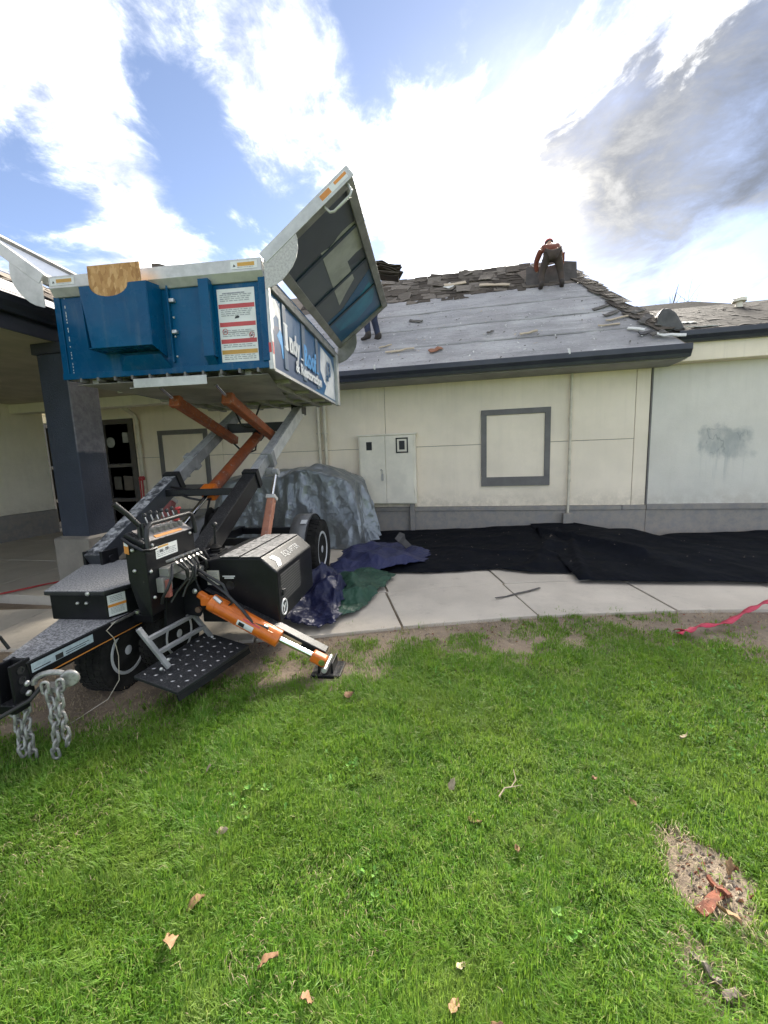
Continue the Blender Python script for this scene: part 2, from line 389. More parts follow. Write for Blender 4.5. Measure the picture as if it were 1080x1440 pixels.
# ------------------------------------------------------------------ ground
def structure(name, mb, mt, **k): return part(name, mb, mt, kind='structure', **k)
structure('lawn', MB().add([(-150,-150,0),(150,-150,0),(150,150,0),(-150,150,0)], [(0,1,2,3)]), M_lawn)
NEAR = np.array([(-14,2.2),(-8,2.15),(-6,2.25),(-4.05,2.58),(-2.6,2.83),(-1.186,3.257),(-.6,3.5),(.66,3.915),(1.97,4.195),(2.79,4.31),(5,4.45),(9,4.5),(15,4.5)])
def near_y(x):
    return float(sum(np.interp(x+o, NEAR[:,0], NEAR[:,1]) for o in (-.35,-.17,0,.17,.35))/5)
def edge_pt(x, d):
    y = near_y(x); t = (near_y(x+.05)-near_y(x-.05))/.1; n = Vector((-t, 1)).normalized()
    return x+n.x*d, y+n.y*d
GE = np.array([(-14,.4),(-4,1.25),(-3,1.6),(-2.466,1.85),(-1.6,2.42),(-.98,2.78),(-.336,3.12),(.237,3.26),(.6,3.42),(1.2,3.57),(1.52,3.80),(1.93,3.72),(2.15,3.55),(2.6,3.15),(3.3,3.3),(4,3.9),(6,4.1),(15,4.1)])
def grass_y(x): return float(np.interp(x, GE[:,0], GE[:,1]))
mb = MB(); N = 120
def soil_pt(u, v):
    x = -14+29*u; y0 = grass_y(x)-.35; y = y0+(8.1-y0)*v
    return (x, y, .004+.012*max(0, fbm(x*2.5, y*2.5))*(1 if .02 < v < .5 else 0))
structure('soil_strip', mb.grid(soil_pt, 220, 60), M_soil, smooth='all')

path = thing('path', None, None, (0, 4.5, 0)); path['kind'] = 'structure'
joints = [-13.4,-12,-10.7,-9.4,-8.2,-7,-5.7,-4.45,-3.15,-1.86,-.60,.66,1.97,3.25,4.55,5.85,7.15,8.45,9.75,11.05,12.35,13.65,14.9]
def slab(xa, xb, da, db, mt, dz=0., skew=0.):
    g = .009; k = 5; lo, hi = [], []
    for i in range(k+1):
        x = xa+g+(xb-xa-2*g)*i/k
        lo.append(edge_pt(x, da+g)); hi.append(edge_pt(x+skew, db-g))
    poly = [(x, y, -.06) for x, y in lo]+[(x, y, -.06) for x, y in hi[::-1]]
    part('path_slab', MB().prism(poly, (0, 0, .095+dz)), mt, path, bevel=.006, seg=2)
for a, b in zip(joints[:-1], joints[1:]):
    slab(a, b, 0, 1.0, M_conc_old if b < -4 else M_conc, random.uniform(-.004, .004))
    if a > -4.5: slab(a+.02, b+.02, 1.0, 2.05, M_conc, random.uniform(-.004, .002))
structure('wall_apron', MB().prism([(-3.9,5.3,-.05),(0,6.0,-.05),(2.5,6.35,-.05),(14,6.65,-.05),(14,7.97,-.05),(-3.9,7.97,-.05)], (0,0,.07)), M_conc)

porch = thing('porch_floor', None, None, (-8, 5.8, 0)); porch['kind'] = 'structure'
xs = [-13, -11.6, -10.2, -8.8, -7.4, -6.0, -4.12]; ys = [3.62, 5.1, 6.6, 8.0]
for i in range(6):
    for j in range(3):
        part('floor_slab', MB().box((xs[i]+.006, ys[j]+.006, -.05), (xs[i+1]-.006, ys[j+1]-.006, .12+random.uniform(-.003, .003))), M_conc_old, porch, bevel=.008)

# ------------------------------------------------------------------ main building
bld = thing('building', 'cream stucco building under a half stripped felted roof', 'building', (0, 8.03, 0))
def panel(x0, x1, z0, z1, mt=None, name='wall_panel', parent=None, y=8.03):
    return part(name, MB().box((x0+.004, y, z0+.004), (x1-.004, y+.09, z1-.004)), mt or M_cream, parent or bld, bevel=.004, seg=1)
part('wall', MB().box((-10.2, 8.05, 0), (3.14, 8.3, 3.0)), M_trim, bld)
cols_ = [-7.49, -5.26, -1.608, 1.83, 2.905]
for a, b in zip(cols_[:-1], cols_[1:]):
    panel(a, b, .57, 1.766); panel(a, b, 1.766, 3.06)
panel(2.905, 3.135, .57, 3.06); panel(-10.1, -7.49, 2.67, 3.06, M_porch)
part('plinth', MB().box((-7.45, 7.995, 0), (3.139, 8.06, .488)), M_plinth, bld, bevel=.004)
part('plinth_cap', MB().box((-7.45, 7.978, .492), (1.80, 8.06, .572)).box((1.83, 7.978, .492), (2.74, 8.06, .572)).box((2.75, 7.982, .492), (3.137, 8.06, .574)), M_plinth, bld, bevel=.006)
def blind_window(x0, x1, z0, z1, fw_=.10, fb=.17):
    wn = part('blind_window', MB().box((x0+fw_, 8.018, z0+fb), (x1-fw_, 8.06, z1-fw_)), M_cream, bld, bevel=.003)
    for lo, hi in (((x0, 7.990, z0), (x1, 8.055, z0+fb)), ((x0, 7.990, z1-fw_), (x1, 8.055, z1)),
                   ((x0, 7.993, z0+fb-.001), (x0+fw_, 8.055, z1-fw_+.001)), ((x1-fw_, 7.993, z0+fb-.001), (x1, 8.055, z1-fw_+.001))):
        part('frame_board', MB().box(lo, hi), M_trim, wn, bevel=.005)
blind_window(.255, 1.498, .965, 2.40); blind_window(-6.85, -5.60, .96, 2.35)
# shopfront entrance, mostly behind the column
M_bronze = mat('bronze_frame', (.085, .075, .068), scale=4, rough=.5)
ent = part('entrance', MB().box((-10.05, 8.10, .10), (-7.49, 8.14, 2.66)), M_dark, bld)
fr = MB()
for x0, x1 in ((-10.05, -9.93), (-9.2, -9.08), (-8.40, -8.28), (-7.62, -7.49)): fr.box((x0, 8.0, .1), (x1, 8.1, 2.66))
for z0, z1 in ((.1, .28), (.76, .84), (1.57, 1.65), (2.56, 2.657)): fr.box((-10.04, 8.003, z0), (-7.5, 8.098, z1))
part('door_frame', fr, M_bronze, ent, bevel=.004)
for x0, x1 in ((-9.93, -9.2), (-9.08, -8.40), (-8.28, -7.62)):
    for z0, z1 in ((.28, .76), (.84, 1.57), (1.65, 2.56)):
        part('pane', MB().box((x0+.004, 8.05, z0+.004), (x1-.004, 8.058, z1-.004)), M_glass, ent)
M_paper = mat('paper', (.34, .34, .33), rough=.8)
part('notice', MB().box((-7.83, 8.044, 2.13), (-7.68, 8.049, 2.36)), M_paper, ent)
part('notice', MB().lathe((-8.17, 8.047, 2.15), (0, -1, 0), [(0, .12), (.003, .12)], 20), M_paper, ent)
part('notice', MB().box((-8.2, 8.044, 1.05), (-8.0, 8.049, 1.35)), mat('dark_paper', (.10, .09, .075)), ent)
part('notice', MB().box((-7.93, 8.044, 1.03), (-7.68, 8.049, 1.36)), mat('dark_paper_b', (.12, .10, .08)), ent)
part('soffit', MB().box((-4.3, 7.40, 2.960), (3.38, 8.05, 2.985)), mat('soffit_paint', (.30,.29,.285), scale=2, rough=.7), bld)
part('fascia', MB().box((-4.25, 7.40, 2.99), (3.37, 7.425, 3.165)), M_fascia, bld)
def gutter(name, p0, ext, out, parent, h=.15, w_=.13):
    """K-style trough: front lip, ogee face, open top"""
    o = Vector(out); P0 = Vector(p0)
    prof = [(0,h),(0,0),(.6*w_,0),(.72*w_,.25*h),(w_,.55*h),(w_,.93*h),(w_*.97,h),(w_*.9,h),(w_*.9,.6*h),(.60*w_,.08*h),(.06*w_,.06*h),(.06*w_,h)]
    return part(name, MB().prism([P0+o*a+Vector((0,0,b)) for a, b in prof], ext), M_navy, parent, bevel=.003, seg=1)
gutter('gutter', (-4.05, 7.398, 2.975), (7.44, 0, 0), (0, -1, 0), bld, h=.19)
# hidden roof deck and felt
PIT = .839
def rz_(Y): return 3.17+PIT*(Y-7.42)
def hipx(Y): return 3.39-.408*(Y-7.42)
def valx(Y): return -4.28-(Y-7.42)*1.68
RY = 10.56; RZ = rz_(RY)
M_deck = mat('roof_deck', (.22, .18, .14), scale=3, rough=.85)
deck = MB().add([(valx(7.36), 7.36, rz_(7.36)), (hipx(7.36), 7.36, rz_(7.36)), (hipx(RY), RY, RZ), (valx(RY)-3, RY, RZ),
                 (hipx(7.36), 13.76, rz_(7.36)), (valx(7.36)-3, 13.76, rz_(7.36)), (valx(7.36)-3, 7.36, rz_(7.36))],
                [(0,1,2,3), (1,4,2), (4,5,3,2), (0,3,6)])
roof = part('roof', deck, M_deck, bld)
strips = [7.365, 7.98, 8.55, 9.12, 9.66]
for i in range(4):
    y0, y1 = strips[i]-(.05 if i else 0), strips[i+1]
    def fp(u, v, y0=y0, y1=y1, i=i):
        ed = .03*fbm(u*9, i*3.3)
        Y = y0+(y1-y0)*v+(ed if (v == 0 and i) else 0)+(.05*fbm(u*14, 7) if i == 3 and v == 1 else 0)
        x = valx(Y)+(hipx(Y)-.03-.10*abs(fbm(i*2.1, v*3))*(v) -valx(Y))*u
        return (x, Y, rz_(Y)+.010+.007*i+.006*fbm(x*1.7, Y*3.1, i)+.010*max(0, fbm(x*.9, Y*.7, 5)))
    part('felt_strip', MB().grid(fp, 150, 10), M_felt, roof, smooth=True, solid=.005)
def on_roof(x, Y, lift=0., spin=0., tilt=0., roll=0.):
    a = math.atan(PIT)
    return Matrix.Translation((x, Y, rz_(Y)+lift)) @ Matrix.Rotation(a, 4, 'X') @ Matrix.Rotation(spin, 4, 'Z') @ Matrix.Rotation(tilt, 4, 'X') @ Matrix.Rotation(roll, 4, 'Y')
def shingle_mesh(k, wd=.30, ln=.34, th=.007):
    rr = random.Random(k); mb = MB()
    xs_ = [-wd/2, -wd/5+rr.uniform(-.02,.02), wd/5+rr.uniform(-.02,.02), wd/2]
    bot = [rr.uniform(-.02, .02) for _ in xs_]; cu = [rr.uniform(0, .022) for _ in xs_]
    lo = [(x, -ln/2+b, c) for x, b, c in zip(xs_, bot, cu)]; mid = [(x, 0, c*.2) for x, c in zip(xs_, cu)]; hi = [(x, ln/2, 0) for x in xs_]
    V = lo+mid+hi; V2 = [(x, y, z+th) for x, y, z in V]; F = []
    for r_ in range(2):
        for c in range(3):
            i = r_*4+c; F += [(i+12, i+13, i+17, i+16), (i, i+4, i+5, i+1)]
    for c in range(3): F += [(c, c+1, c+13, c+12), (8+c, 20+c, 21+c, 9+c)]
    for r_ in range(2): F += [(r_*4, r_*4+12, r_*4+16, r_*4+4), (r_*4+3, r_*4+7, r_*4+19, r_*4+15)]
    return mb.add(V+V2, F)
sh_me = [shingle_mesh(k, wd=.26+.03*(k % 4)).mesh('shingle', M_shingle) for k in range(8)]
rs = random.Random(11); cnt = 0
for r_ in range(9):
    Y = 9.60+.112*r_; x = -3.9+rs.uniform(0, .3)
    while x < hipx(Y)-.1:
        wob = .09*fbm(x*.9, 3)
        if not (r_ == 0 and rs.random() < .4) and not (Y+wob < 9.58) and rs.random() > .04:
            loose = rs.random() < .16
            M_ = on_roof(x, Y+.08+rs.uniform(-.03, .03)+wob*(1-r_/9), .024+.004*r_+(.035 if loose else 0), rs.gauss(0, .03 if not loose else .25), rs.uniform(.0, .05) if not loose else rs.uniform(-.05, .3), rs.gauss(0, .02 if not loose else .08))
            o = link('shingle', rs.choice(sh_me)); o.parent = roof; o.matrix_basis = M_; cnt += 1
            o.matrix_parent_inverse = Matrix.Identity(4)
        x += rs.uniform(.22, .31)
for k in range(26):            # cap and edge pieces down the hip
    Y = 7.9+2.6*k/26; M_ = on_roof(hipx(Y)-rs.uniform(.0, .14), Y, .03+rs.uniform(0, .02), R(22)+rs.gauss(0, .08), rs.uniform(-.02, .04), .12)
    o = link('shingle', rs.choice(sh_me)); o.parent = roof; o.matrix_basis = M_
# ------------------------------------------------------------------ grey wall annex on the right
ann = thing('annex', 'pale grey stucco annex wall with a dark graffiti smear', 'building', (8, 8.03, 0))
part('wall', MB().box((3.165, 8.028, .57), (14, 8.3, 3.05)), M_grey, ann, bevel=.004)
part('plinth', MB().box((3.147, 7.995, 0), (14, 8.06, .488)), M_plinth, ann)
part('plinth_cap', MB().box((3.147, 7.974, .492), (14, 8.06, .590)), M_plinth, ann, bevel=.006)
part('seam_bead', MB().box((3.139, 8.012, .575), (3.163, 8.1, 3.0)), M_trim, ann)
part('fascia', MB().prism([(3.46, 7.78, 2.99), (3.50, 7.78, 3.13), (3.40, 7.78, 3.13), (3.40, 7.78, 3.36), (14, 7.78, 3.36), (14, 7.78, 2.99)], (0, .03, 0)), M_cream, ann)
part('soffit', MB().box((3.40, 7.811, 2.985), (14, 8.04, 3.01)), M_cream, ann)
gutter('gutter', (3.36, 7.778, 3.27), (10.6, 0, 0), (0, -1, 0), ann, h=.17, w_=.14)
def az_(Y): return 3.43+.42*(Y-7.68)
aroof = part('roof', MB().add([(3.36, 7.66, az_(7.66)), (14, 7.66, az_(7.66)), (14, 10.1, az_(10.1)), (2.2, 10.1, az_(10.1)), (14, 12.6, az_(7.66)), (2.2, 12.6, az_(7.66)), (3.22, 7.84, az_(7.84))], [(0,1,2,3,6), (3,2,4,5)]), M_shflat, ann)
sh2 = [shingle_mesh(20+k, wd=.30+.03*(k % 3), ln=.30).mesh('shingle_piece', M_shingle_n) for k in range(6)]
rows = 17
for r_ in range(rows):
    Y = 7.72+2.36*r_/rows; x = 3.25+rs.uniform(0, .3)+.17*(r_ % 2)
    while x < 7.9:
        a = math.atan(.42)
        M_ = Matrix.Translation((x, Y+.1, az_(Y+.1)+.012+rs.uniform(0, .008))) @ Matrix.Rotation(a, 4, 'X') @ Matrix.Rotation(R(3), 4, 'X') @ Matrix.Rotation(rs.gauss(0, .02), 4, 'Z')
        o = link('shingle', rs.choice(sh2)); o.parent = aroof; o.matrix_basis = M_
        x += rs.uniform(.27, .33)
# the higher hipped roof behind
part('far_roof', MB().add([(1, 12, 5.17), (5.5, 12, 5.17), (7.2, 10.3, 4.25), (7.2, 13.7, 4.25), (1, 10.3, 4.25), (1, 13.7, 4.25)], [(4,2,1,0), (2,3,1), (3,5,0,1)]), M_shflat, ann)
vp = part('vent_pipe', MB().cyl((5.22, 9.6, 4.1), (5.22, 9.6, 4.36), .058, 16), M_white, ann, smooth=True)
part('vent_cap', MB().lathe((5.22, 9.6, 4.345), (0, 0, 1), [(0, .06), (.01, .115), (.07, .115), (.10, .05), (.102, 0)], 18), M_white, vp, smooth=True)

# ------------------------------------------------------------------ porch wing on the left
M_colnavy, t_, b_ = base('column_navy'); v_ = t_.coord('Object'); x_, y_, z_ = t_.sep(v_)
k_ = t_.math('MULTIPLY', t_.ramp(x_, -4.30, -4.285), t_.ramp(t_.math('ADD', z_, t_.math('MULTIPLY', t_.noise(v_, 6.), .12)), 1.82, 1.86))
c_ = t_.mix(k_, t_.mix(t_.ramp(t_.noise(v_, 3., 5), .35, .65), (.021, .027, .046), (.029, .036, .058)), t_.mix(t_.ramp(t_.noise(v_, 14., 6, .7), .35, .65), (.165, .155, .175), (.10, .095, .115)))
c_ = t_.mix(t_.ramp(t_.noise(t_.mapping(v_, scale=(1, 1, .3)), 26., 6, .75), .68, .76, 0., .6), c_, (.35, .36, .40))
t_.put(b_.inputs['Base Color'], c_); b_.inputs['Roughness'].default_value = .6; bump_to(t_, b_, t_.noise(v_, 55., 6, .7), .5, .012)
wing = thing('porch_wing', 'shaded entrance wing with a navy column and dark gutter', 'building', (-6.8, 5, 0))
part('wall', MB().box((-9.7, -3, .66), (-9.4, 7.54, 2.96)), M_porch, wing, bevel=.005)
part('plinth', MB().box((-9.7, -3, .1), (-9.375, 7.545, .655)), M_plinth, wing)
part('return_wall', MB().box((-10.2, 7.3, .1), (-9.71, 7.52, 2.96)), M_porch, wing)
part('soffit', MB().box((-10.2, -3, 2.955), (-4.36, 7.39, 2.985)), mat('porch_soffit', (.50, .44, .35), scale=2, rough=.8), wing)
part('porch_ceiling', MB().box((-10.2, 7.12, 2.958), (-4.32, 8.05, 2.983)), M_porch, wing)
part('beam', MB().prism([(-9.398, 6.87, 2.76), (-5.75, 6.87, 2.76), (-5.62, 6.87, 2.95), (-9.398, 6.87, 2.95)], (0, .24, 0)), M_porch, wing, bevel=.006)
part('fascia', MB().box((-4.36, -3, 2.945), (-4.335, 7.38, 3.23)), M_navy, wing)
gutter('gutter', (-4.333, -3, 3.09), (0, 10.28, 0), (1, 0, 0), wing, h=.155, w_=.13)
WPIT = .50
def wz(X): return 3.215+WPIT*(-4.30-X)
wroof = part('roof', MB().add([(-4.28, -3, wz(-4.28)), (-4.28, 7.36, wz(-4.28)), (-7.4, 9.25, wz(-7.4)), (-7.4, -3, wz(-7.4)), (-10.5, -3, wz(-4.28))], [(0,1,2,3), (3,2,4)]), M_deck, wing)
for i in range(4):
    x0, x1 = -4.285-.72*i+(.05 if i else 0), -4.285-.72*(i+1)
    def fq(u, v, x0=x0, x1=x1, i=i):
        X = x0+(x1-x0)*v; Y = -2.9+(7.34+.596*(-4.28-X)+2.9)*u
        return (X, Y, wz(X)+.010+.007*i+.006*fbm(X*2, Y*1.7, i+9))
    part('felt_strip', MB().grid(fq, 60, 8), M_felt, wroof, smooth=True, solid=.005)
for k in range(170):
    X = -5.5-rs.uniform(0, 1.85); Y = rs.uniform(1.5, 8.5)
    M_ = Matrix.Translation((X, Y, wz(X)+.04+rs.uniform(0, .03))) @ Matrix.Rotation(PI/2, 4, 'Z') @ Matrix.Rotation(math.atan(WPIT), 4, 'X') @ Matrix.Rotation(rs.gauss(0, .2), 4, 'Z') @ Matrix.Rotation(rs.uniform(-.1, .2), 4, 'X')
    o = link('shingle', rs.choice(sh_me)); o.parent = wroof; o.matrix_basis = M_
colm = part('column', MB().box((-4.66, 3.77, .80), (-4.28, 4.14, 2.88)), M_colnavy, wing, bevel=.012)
part('column_base', MB().box((-4.72, 3.71, .12), (-4.235, 4.20, .785)).add([(-4.72,3.71,.785),(-4.235,3.71,.785),(-4.235,4.20,.785),(-4.72,4.20,.785),(-4.66,3.77,.81),(-4.28,3.77,.81),(-4.28,4.14,.81),(-4.66,4.14,.81)], [(4,5,6,7),(0,1,5,4),(1,2,6,5),(2,3,7,6),(3,0,4,7)]), M_porch if False else mat('column_base_grey', (.235, .215, .19), scale=3, rough=.85, bump=.3, bscale=60), colm, bevel=.006)
part('column_cap', MB().box((-4.69, 3.74, 2.84), (-4.25, 4.17, 2.954)), M_navy, colm, bevel=.006)

# ------------------------------------------------------------------ fixtures on the wall
cab = thing('meter_cabinet', 'cream steel meter cabinet with two doors on the wall', 'cabinet', (-1.55, 7.95, 0))
part('cabinet_box', MB().box((-2.13, 7.845, .66), (-.99, 8.0, 2.025)).box((-2.16, 7.82, 2.01), (-.965, 8.0, 2.04)), M_white, cab, bevel=.006)
dl = part('door', MB().box((-2.10, 7.822, .675), (-1.588, 7.843, 2.0)), M_white, cab, bevel=.006)
dr = part('door', MB().box((-1.580, 7.822, .675), (-1.035, 7.843, 2.0)), M_white, cab, bevel=.006)
part('window', MB().box((-1.965, 7.815, 1.735), (-1.850, 7.823, 1.895)), M_dark, dl, bevel=.01)
part('window_frame', MB().box((-1.37, 7.812, 1.662), (-1.345, 7.824, 1.955)).box((-1.155, 7.812, 1.662), (-1.13, 7.824, 1.955)).box((-1.346, 7.813, 1.662), (-1.154, 7.823, 1.687)).box((-1.346, 7.813, 1.93), (-1.154, 7.823, 1.955)), M_dark, dr)
part('window', MB().box((-1.305, 7.812, 1.725), (-1.195, 7.8235, 1.895)), M_dark, dr, bevel=.004)
M_steel = mat('worn_steel', (.42, .41, .40), (.30, .29, .28), scale=20, rough=.38, metal=.9)
part('handle', MB().box((-1.672, 7.80, 1.13), (-1.635, 7.823, 1.26)).tube([(-1.655, 7.81, 1.26), (-1.655, 7.80, 1.33), (-1.675, 7.80, 1.36), (-1.69, 7.80, 1.33)], .008, 6), M_steel, dl, bevel=.003)
hg = MB()
for z in (.9, 1.85): hg.cyl((-1.018, 7.825, z-.05), (-1.018, 7.825, z+.05), .011, 8)
part('hinge', hg, M_white, cab)
part('leg', MB().box((-1.135, 7.90, .02), (-1.045, 7.99, .659)), M_plinth, cab, bevel=.006)
part('leg', MB().box((-2.08, 7.90, .02), (-1.99, 7.99, .659)), M_plinth, cab, bevel=.006)
cond = lambda nm, lab, x, z0, z1, grp=None, y=7.97: thing('conduit', lab, 'conduit', (x, y, 0), 0, grp)
for x, lab in ((-2.985, 'left one of the twin cream pipes by the cabinet'), (-2.85, 'right one of the twin cream pipes by the cabinet')):
    c = cond('', lab, x, 0, 3, 'conduits on the cream wall')
    part('pipe', MB().cyl((x, 7.955, .03), (x, 7.955, 2.955), .036, 14), M_conduit, c, smooth=True)
    for z in (.95, 2.1): part('clip', MB().box((x-.055, 7.93, z), (x+.055, 7.99, z+.03)), M_conduit, c, bevel=.003)
c = cond('', 'thin cream conduit right of the blind window, ending in a box', 1.82, 0, 3, 'conduits on the cream wall')
part('pipe', MB().cyl((1.822, 7.965, .40), (1.832, 7.97, 2.955), .024, 12), M_conduit, c, smooth=True)
for z in (1.02, 2.13): part('coupling', MB().cyl((1.826, 7.967, z), (1.826, 7.967, z+.06), .031, 12), M_conduit, c, smooth=True)
part('junction_box', MB().box((1.725, 7.86, .25), (1.905, 7.974, .44)), M_plinth, c, bevel=.01)
c = cond('', 'cream pipe with a red lower end beside the entrance door', -7.3, 0, 3, 'conduits on the cream wall')
part('pipe', MB().tube([(-7.31, 7.95, .1), (-7.31, 7.95, 2.6), (-7.31, 7.90, 2.72), (-7.31, 7.5, 2.93)], .045, 12), M_conduit, c, smooth=True)
part('coupling', MB().cyl((-7.31, 7.95, 1.98), (-7.31, 7.95, 2.08), .06, 12), M_conduit, c, smooth=True)
M_red = mat('red_hose', (.42, .035, .035), scale=12, rough=.5)
part('red_hose', MB().tube([(-7.35, 7.89, 1.32), (-7.345, 7.885, .9), (-7.35, 7.88, .4), (-7.31, 7.87, .16), (-7.28, 7.88, .4), (-7.285, 7.885, .9), (-7.28, 7.89, 1.30)], .018, 8).lathe((-7.31, 7.92, 1.26), (0, -.2, 1), [(0, .06), (.05, .07), (.09, .05)], 12), M_red, c, smooth=True)

# ------------------------------------------------------------------ lift trailer (local axes: x right, y to the rear, z up)
M_blk = mat('black_paint', (.006, .0065, .008), (.010, .010, .012), scale=6, rough=.36, spec=.25, bump=.04, bscale=90, dust=(.46, .78, 120), dcol=(.17, .17, .175), chip=(.66, .72, 26, (.09, .08, .075)))
M_blkd = mat('black_paint_dusty', (.012, .013, .015), (.02, .02, .022), scale=6, rough=.45, bump=.05, bscale=90, dust=(.32, .68, 90), dcol=(.50, .50, .51))
M_arm = mat('arm_grey', (.20, .20, .205), (.30, .30, .30), scale=5, rough=.5, bump=.08, stretch=(2, 1, 1), dust=(.30, .6, 14), dcol=(.42, .42, .42), chip=(.62, .70, 18, (.04, .04, .04)))
M_arml = mat('arm_galvanised', (.64, .62, .59), (.50, .485, .465), scale=7, rough=.48, metal=.25, dust=(.4, .6, 20))
M_blue = mat('blue_paint', (.001, .062, .150), (.002, .080, .180), scale=1.6, rough=.30, spec=.28, bump=.02, bscale=6, chip=(.735, .77, 11, (.25, .30, .36)), rvar=.08)
M_galv = mat('galvanised', (.50, .50, .48), (.40, .40, .385), scale=9, rough=.42, metal=.35, bump=.03, dust=(.5, .75, 25), dcol=(.5, .49, .46))
M_galvd = mat('dirty_aluminium', (.27, .262, .245), (.185, .18, .17), scale=5, rough=.55, metal=.3, bump=.05)
M_under = mat('box_underside', (.42, .40, .37), (.26, .25, .235), scale=2.6, rough=.6, metal=.2, bump=.1)
M_or = mat('orange_paint', (.62, .150, .012), (.50, .110, .010), scale=9, rough=.38, chip=(.64, .70, 30, (.28, .10, .04)))
M_ord = mat('orange_paint_worn', (.34, .085, .025), (.22, .060, .025), scale=9, rough=.5, chip=(.56, .66, 22, (.30, .22, .18)))
M_orp = mat('orange_paint_faded', (.46, .20, .125), (.36, .15, .095), scale=8, rough=.5, chip=(.58, .68, 20, (.36, .33, .31)))
M_chrome = mat('chrome_rod', (.72, .72, .73), (.62, .62, .63), scale=4, rough=.15, metal=1.)
M_rub = mat('tyre_rubber', (.014, .0135, .013), (.030, .028, .026), scale=7, rough=.88, spec=.15, bump=.15, bscale=60)
M_rim = mat('rim_silver', (.66, .66, .66), (.56, .56, .56), scale=6, rough=.4, metal=.15)
M_stk = mat('sticker_white', (.66, .67, .66), (.60, .61, .60), scale=9, rough=.45)
M_stkg = mat('sticker_print', (.22, .23, .25), (.34, .35, .36), scale=60, rough=.5)
M_stkr = mat('sticker_red', (.50, .06, .06), rough=.45); M_stko = mat('sticker_orange', (.62, .24, .04), rough=.45); M_stky = mat('sticker_amber', (.55, .30, .05), rough=.45)
M_ink = mat('print_black', (.02, .02, .022), rough=.5)
M_lblue = mat('vinyl_light_blue', (.045, .32, .70), rough=.4); M_vwhite = mat('vinyl_white', (.62, .64, .66), rough=.4)
M_slate = mat('vinyl_slate', (.062, .078, .108), (.075, .09, .12), scale=2, rough=.35); M_vblue = mat('vinyl_blue', (.010, .085, .20), (.02, .11, .25), scale=1.5, rough=.32)
M_logo = mat('vinyl_grey', (.40, .405, .385), rough=.5)
M_hose = mat('hydraulic_hose', (.013, .013, .014), rough=.45)
M_bolt = mat('zinc_bolt', (.62, .62, .60), rough=.35, metal=.7)

def worn_blue():
    mt, t, b = base('blue_paint'); v = t.coord('Object')
    c = t.mix(t.ramp(t.noise(v, 1.6, 5, .6), .35, .65), (.001, .055, .140), (.002, .078, .180))
    sc_ = t.noise(t.mapping(v, rot=(.4, .9, .2), scale=(1, 1, 14)), 7., 4, .6); c = t.mix(t.ramp(sc_, .69, .73, 0., .5), c, (.10, .17, .24))
    c = t.mix(t.ramp(t.noise(v, 24., 7, .75), .70, .76), c, (.30, .33, .36))
    c = t.mix(t.ramp(t.noise(t.mapping(v, scale=(5, 5, .5)), 2.2, 6, .65), .52, .75, 0., .35), c, (.12, .17, .21))
    t.put(b.inputs['Base Color'], c); t.put(b.inputs['Roughness'], t.ramp(t.noise(v, 5., 5, .6), .3, .7, .16, .36)); b.inputs['Specular IOR Level'].default_value = .16
    bump_to(t, b, t.noise(v, 2.4, 3, .5), .35, .05); return mt
M_blue = worn_blue()
A_T = R(5.5)
tr = thing('lift_trailer', 'raised blue debris box trailer on black scissor arms beside the wall', 'trailer', (-2.6, 2.6, 0), A_T)
def tp(name, mb, mt, parent=None, **k): return part(name, mb, mt, parent or tr, local=True, **k)
def bolts(pts, axis, parent=None, r=.011):
    for p in pts:
        tp('bolt', MB().lathe(p, axis, [(0, r), (.006, r), (.012, r*.6), (.013, 0)], 10), M_bolt, parent, smooth=True)
def mirror(mb): return [(-x, y, z) for x, y, z in mb]

# --- chassis and tongue
ch = MB()
for s in (-1, 1): ch.box((s*.53-.05, -.05, .50), (s*.53+.05, 3.0, .62))
for y in (.0, .95, 2.1, 2.9): ch.box((-.48, y, .505), (.48, y+.09, .60))
tp('chassis', ch, M_blk, bevel=.006)
tg = tp('tongue', MB().prism([(.03,-1.03,.57),(.19,-1.05,.57),(.25,-.25,.57),(.48,.1,.57),(-.48,.1,.57),(-.30,-.3,.57),(-.17,-.5,.57)], (0,0,.012)), M_blkd, bevel=.003)
tp('side_plate', MB().prism([(.176,-1.05,.575),(.24,-.25,.575),(.24,-.25,.445),(.176,-1.03,.452)], (.018,0,0)), M_blk, tg, bevel=.003)
tp('side_plate', MB().prism([(.03,-1.02,.57),(-.17,-.5,.57),(-.30,-.28,.57),(-.30,-.28,.45),(-.17,-.5,.45),(.03,-1.02,.45)], (-.015,.01,0)), M_blk, tg, bevel=.003)
def on_plate(y0, y1, z0, z1, o=.0):
    X = lambda y: .1965+(y+1.05)*.08+o
    return [(X(y0), y0, z0), (X(y1), y1, z0), (X(y1), y1, z1), (X(y0), y0, z1)]
tp('pinstripe', MB().prism(on_plate(-1.02, -.27, .468, .474), (.002, .0, 0)), M_stko, tg)
tp('data_plate', MB().prism(on_plate(-1.03, -.66, .512, .562), (.0015, .0, 0)), mat('label_bluegrey', (.40, .47, .50), (.30, .37, .40), scale=40, rough=.4), tg)
tp('data_plate_print', MB().prism(on_plate(-.90, -.855, .515, .545, .0018), (.001, 0, 0)).prism(on_plate(-1.02, -.93, .522, .527, .0018), (.001, 0, 0)).prism(on_plate(-.84, -.69, .535, .539, .0018), (.001, 0, 0)).prism(on_plate(-.84, -.71, .522, .526, .0018), (.001, 0, 0)), M_ink, tg)
tp('pin', MB().tube([(.262,-.33,.572),(.25,-.45,.568),(.235,-.52,.566)], .010, 8).lathe((.268,-.315,.572), (0,0,1), [(-.014,.006),(-.01,.02),(.01,.02),(.014,.006)], 12), M_steel, tg, smooth=True)
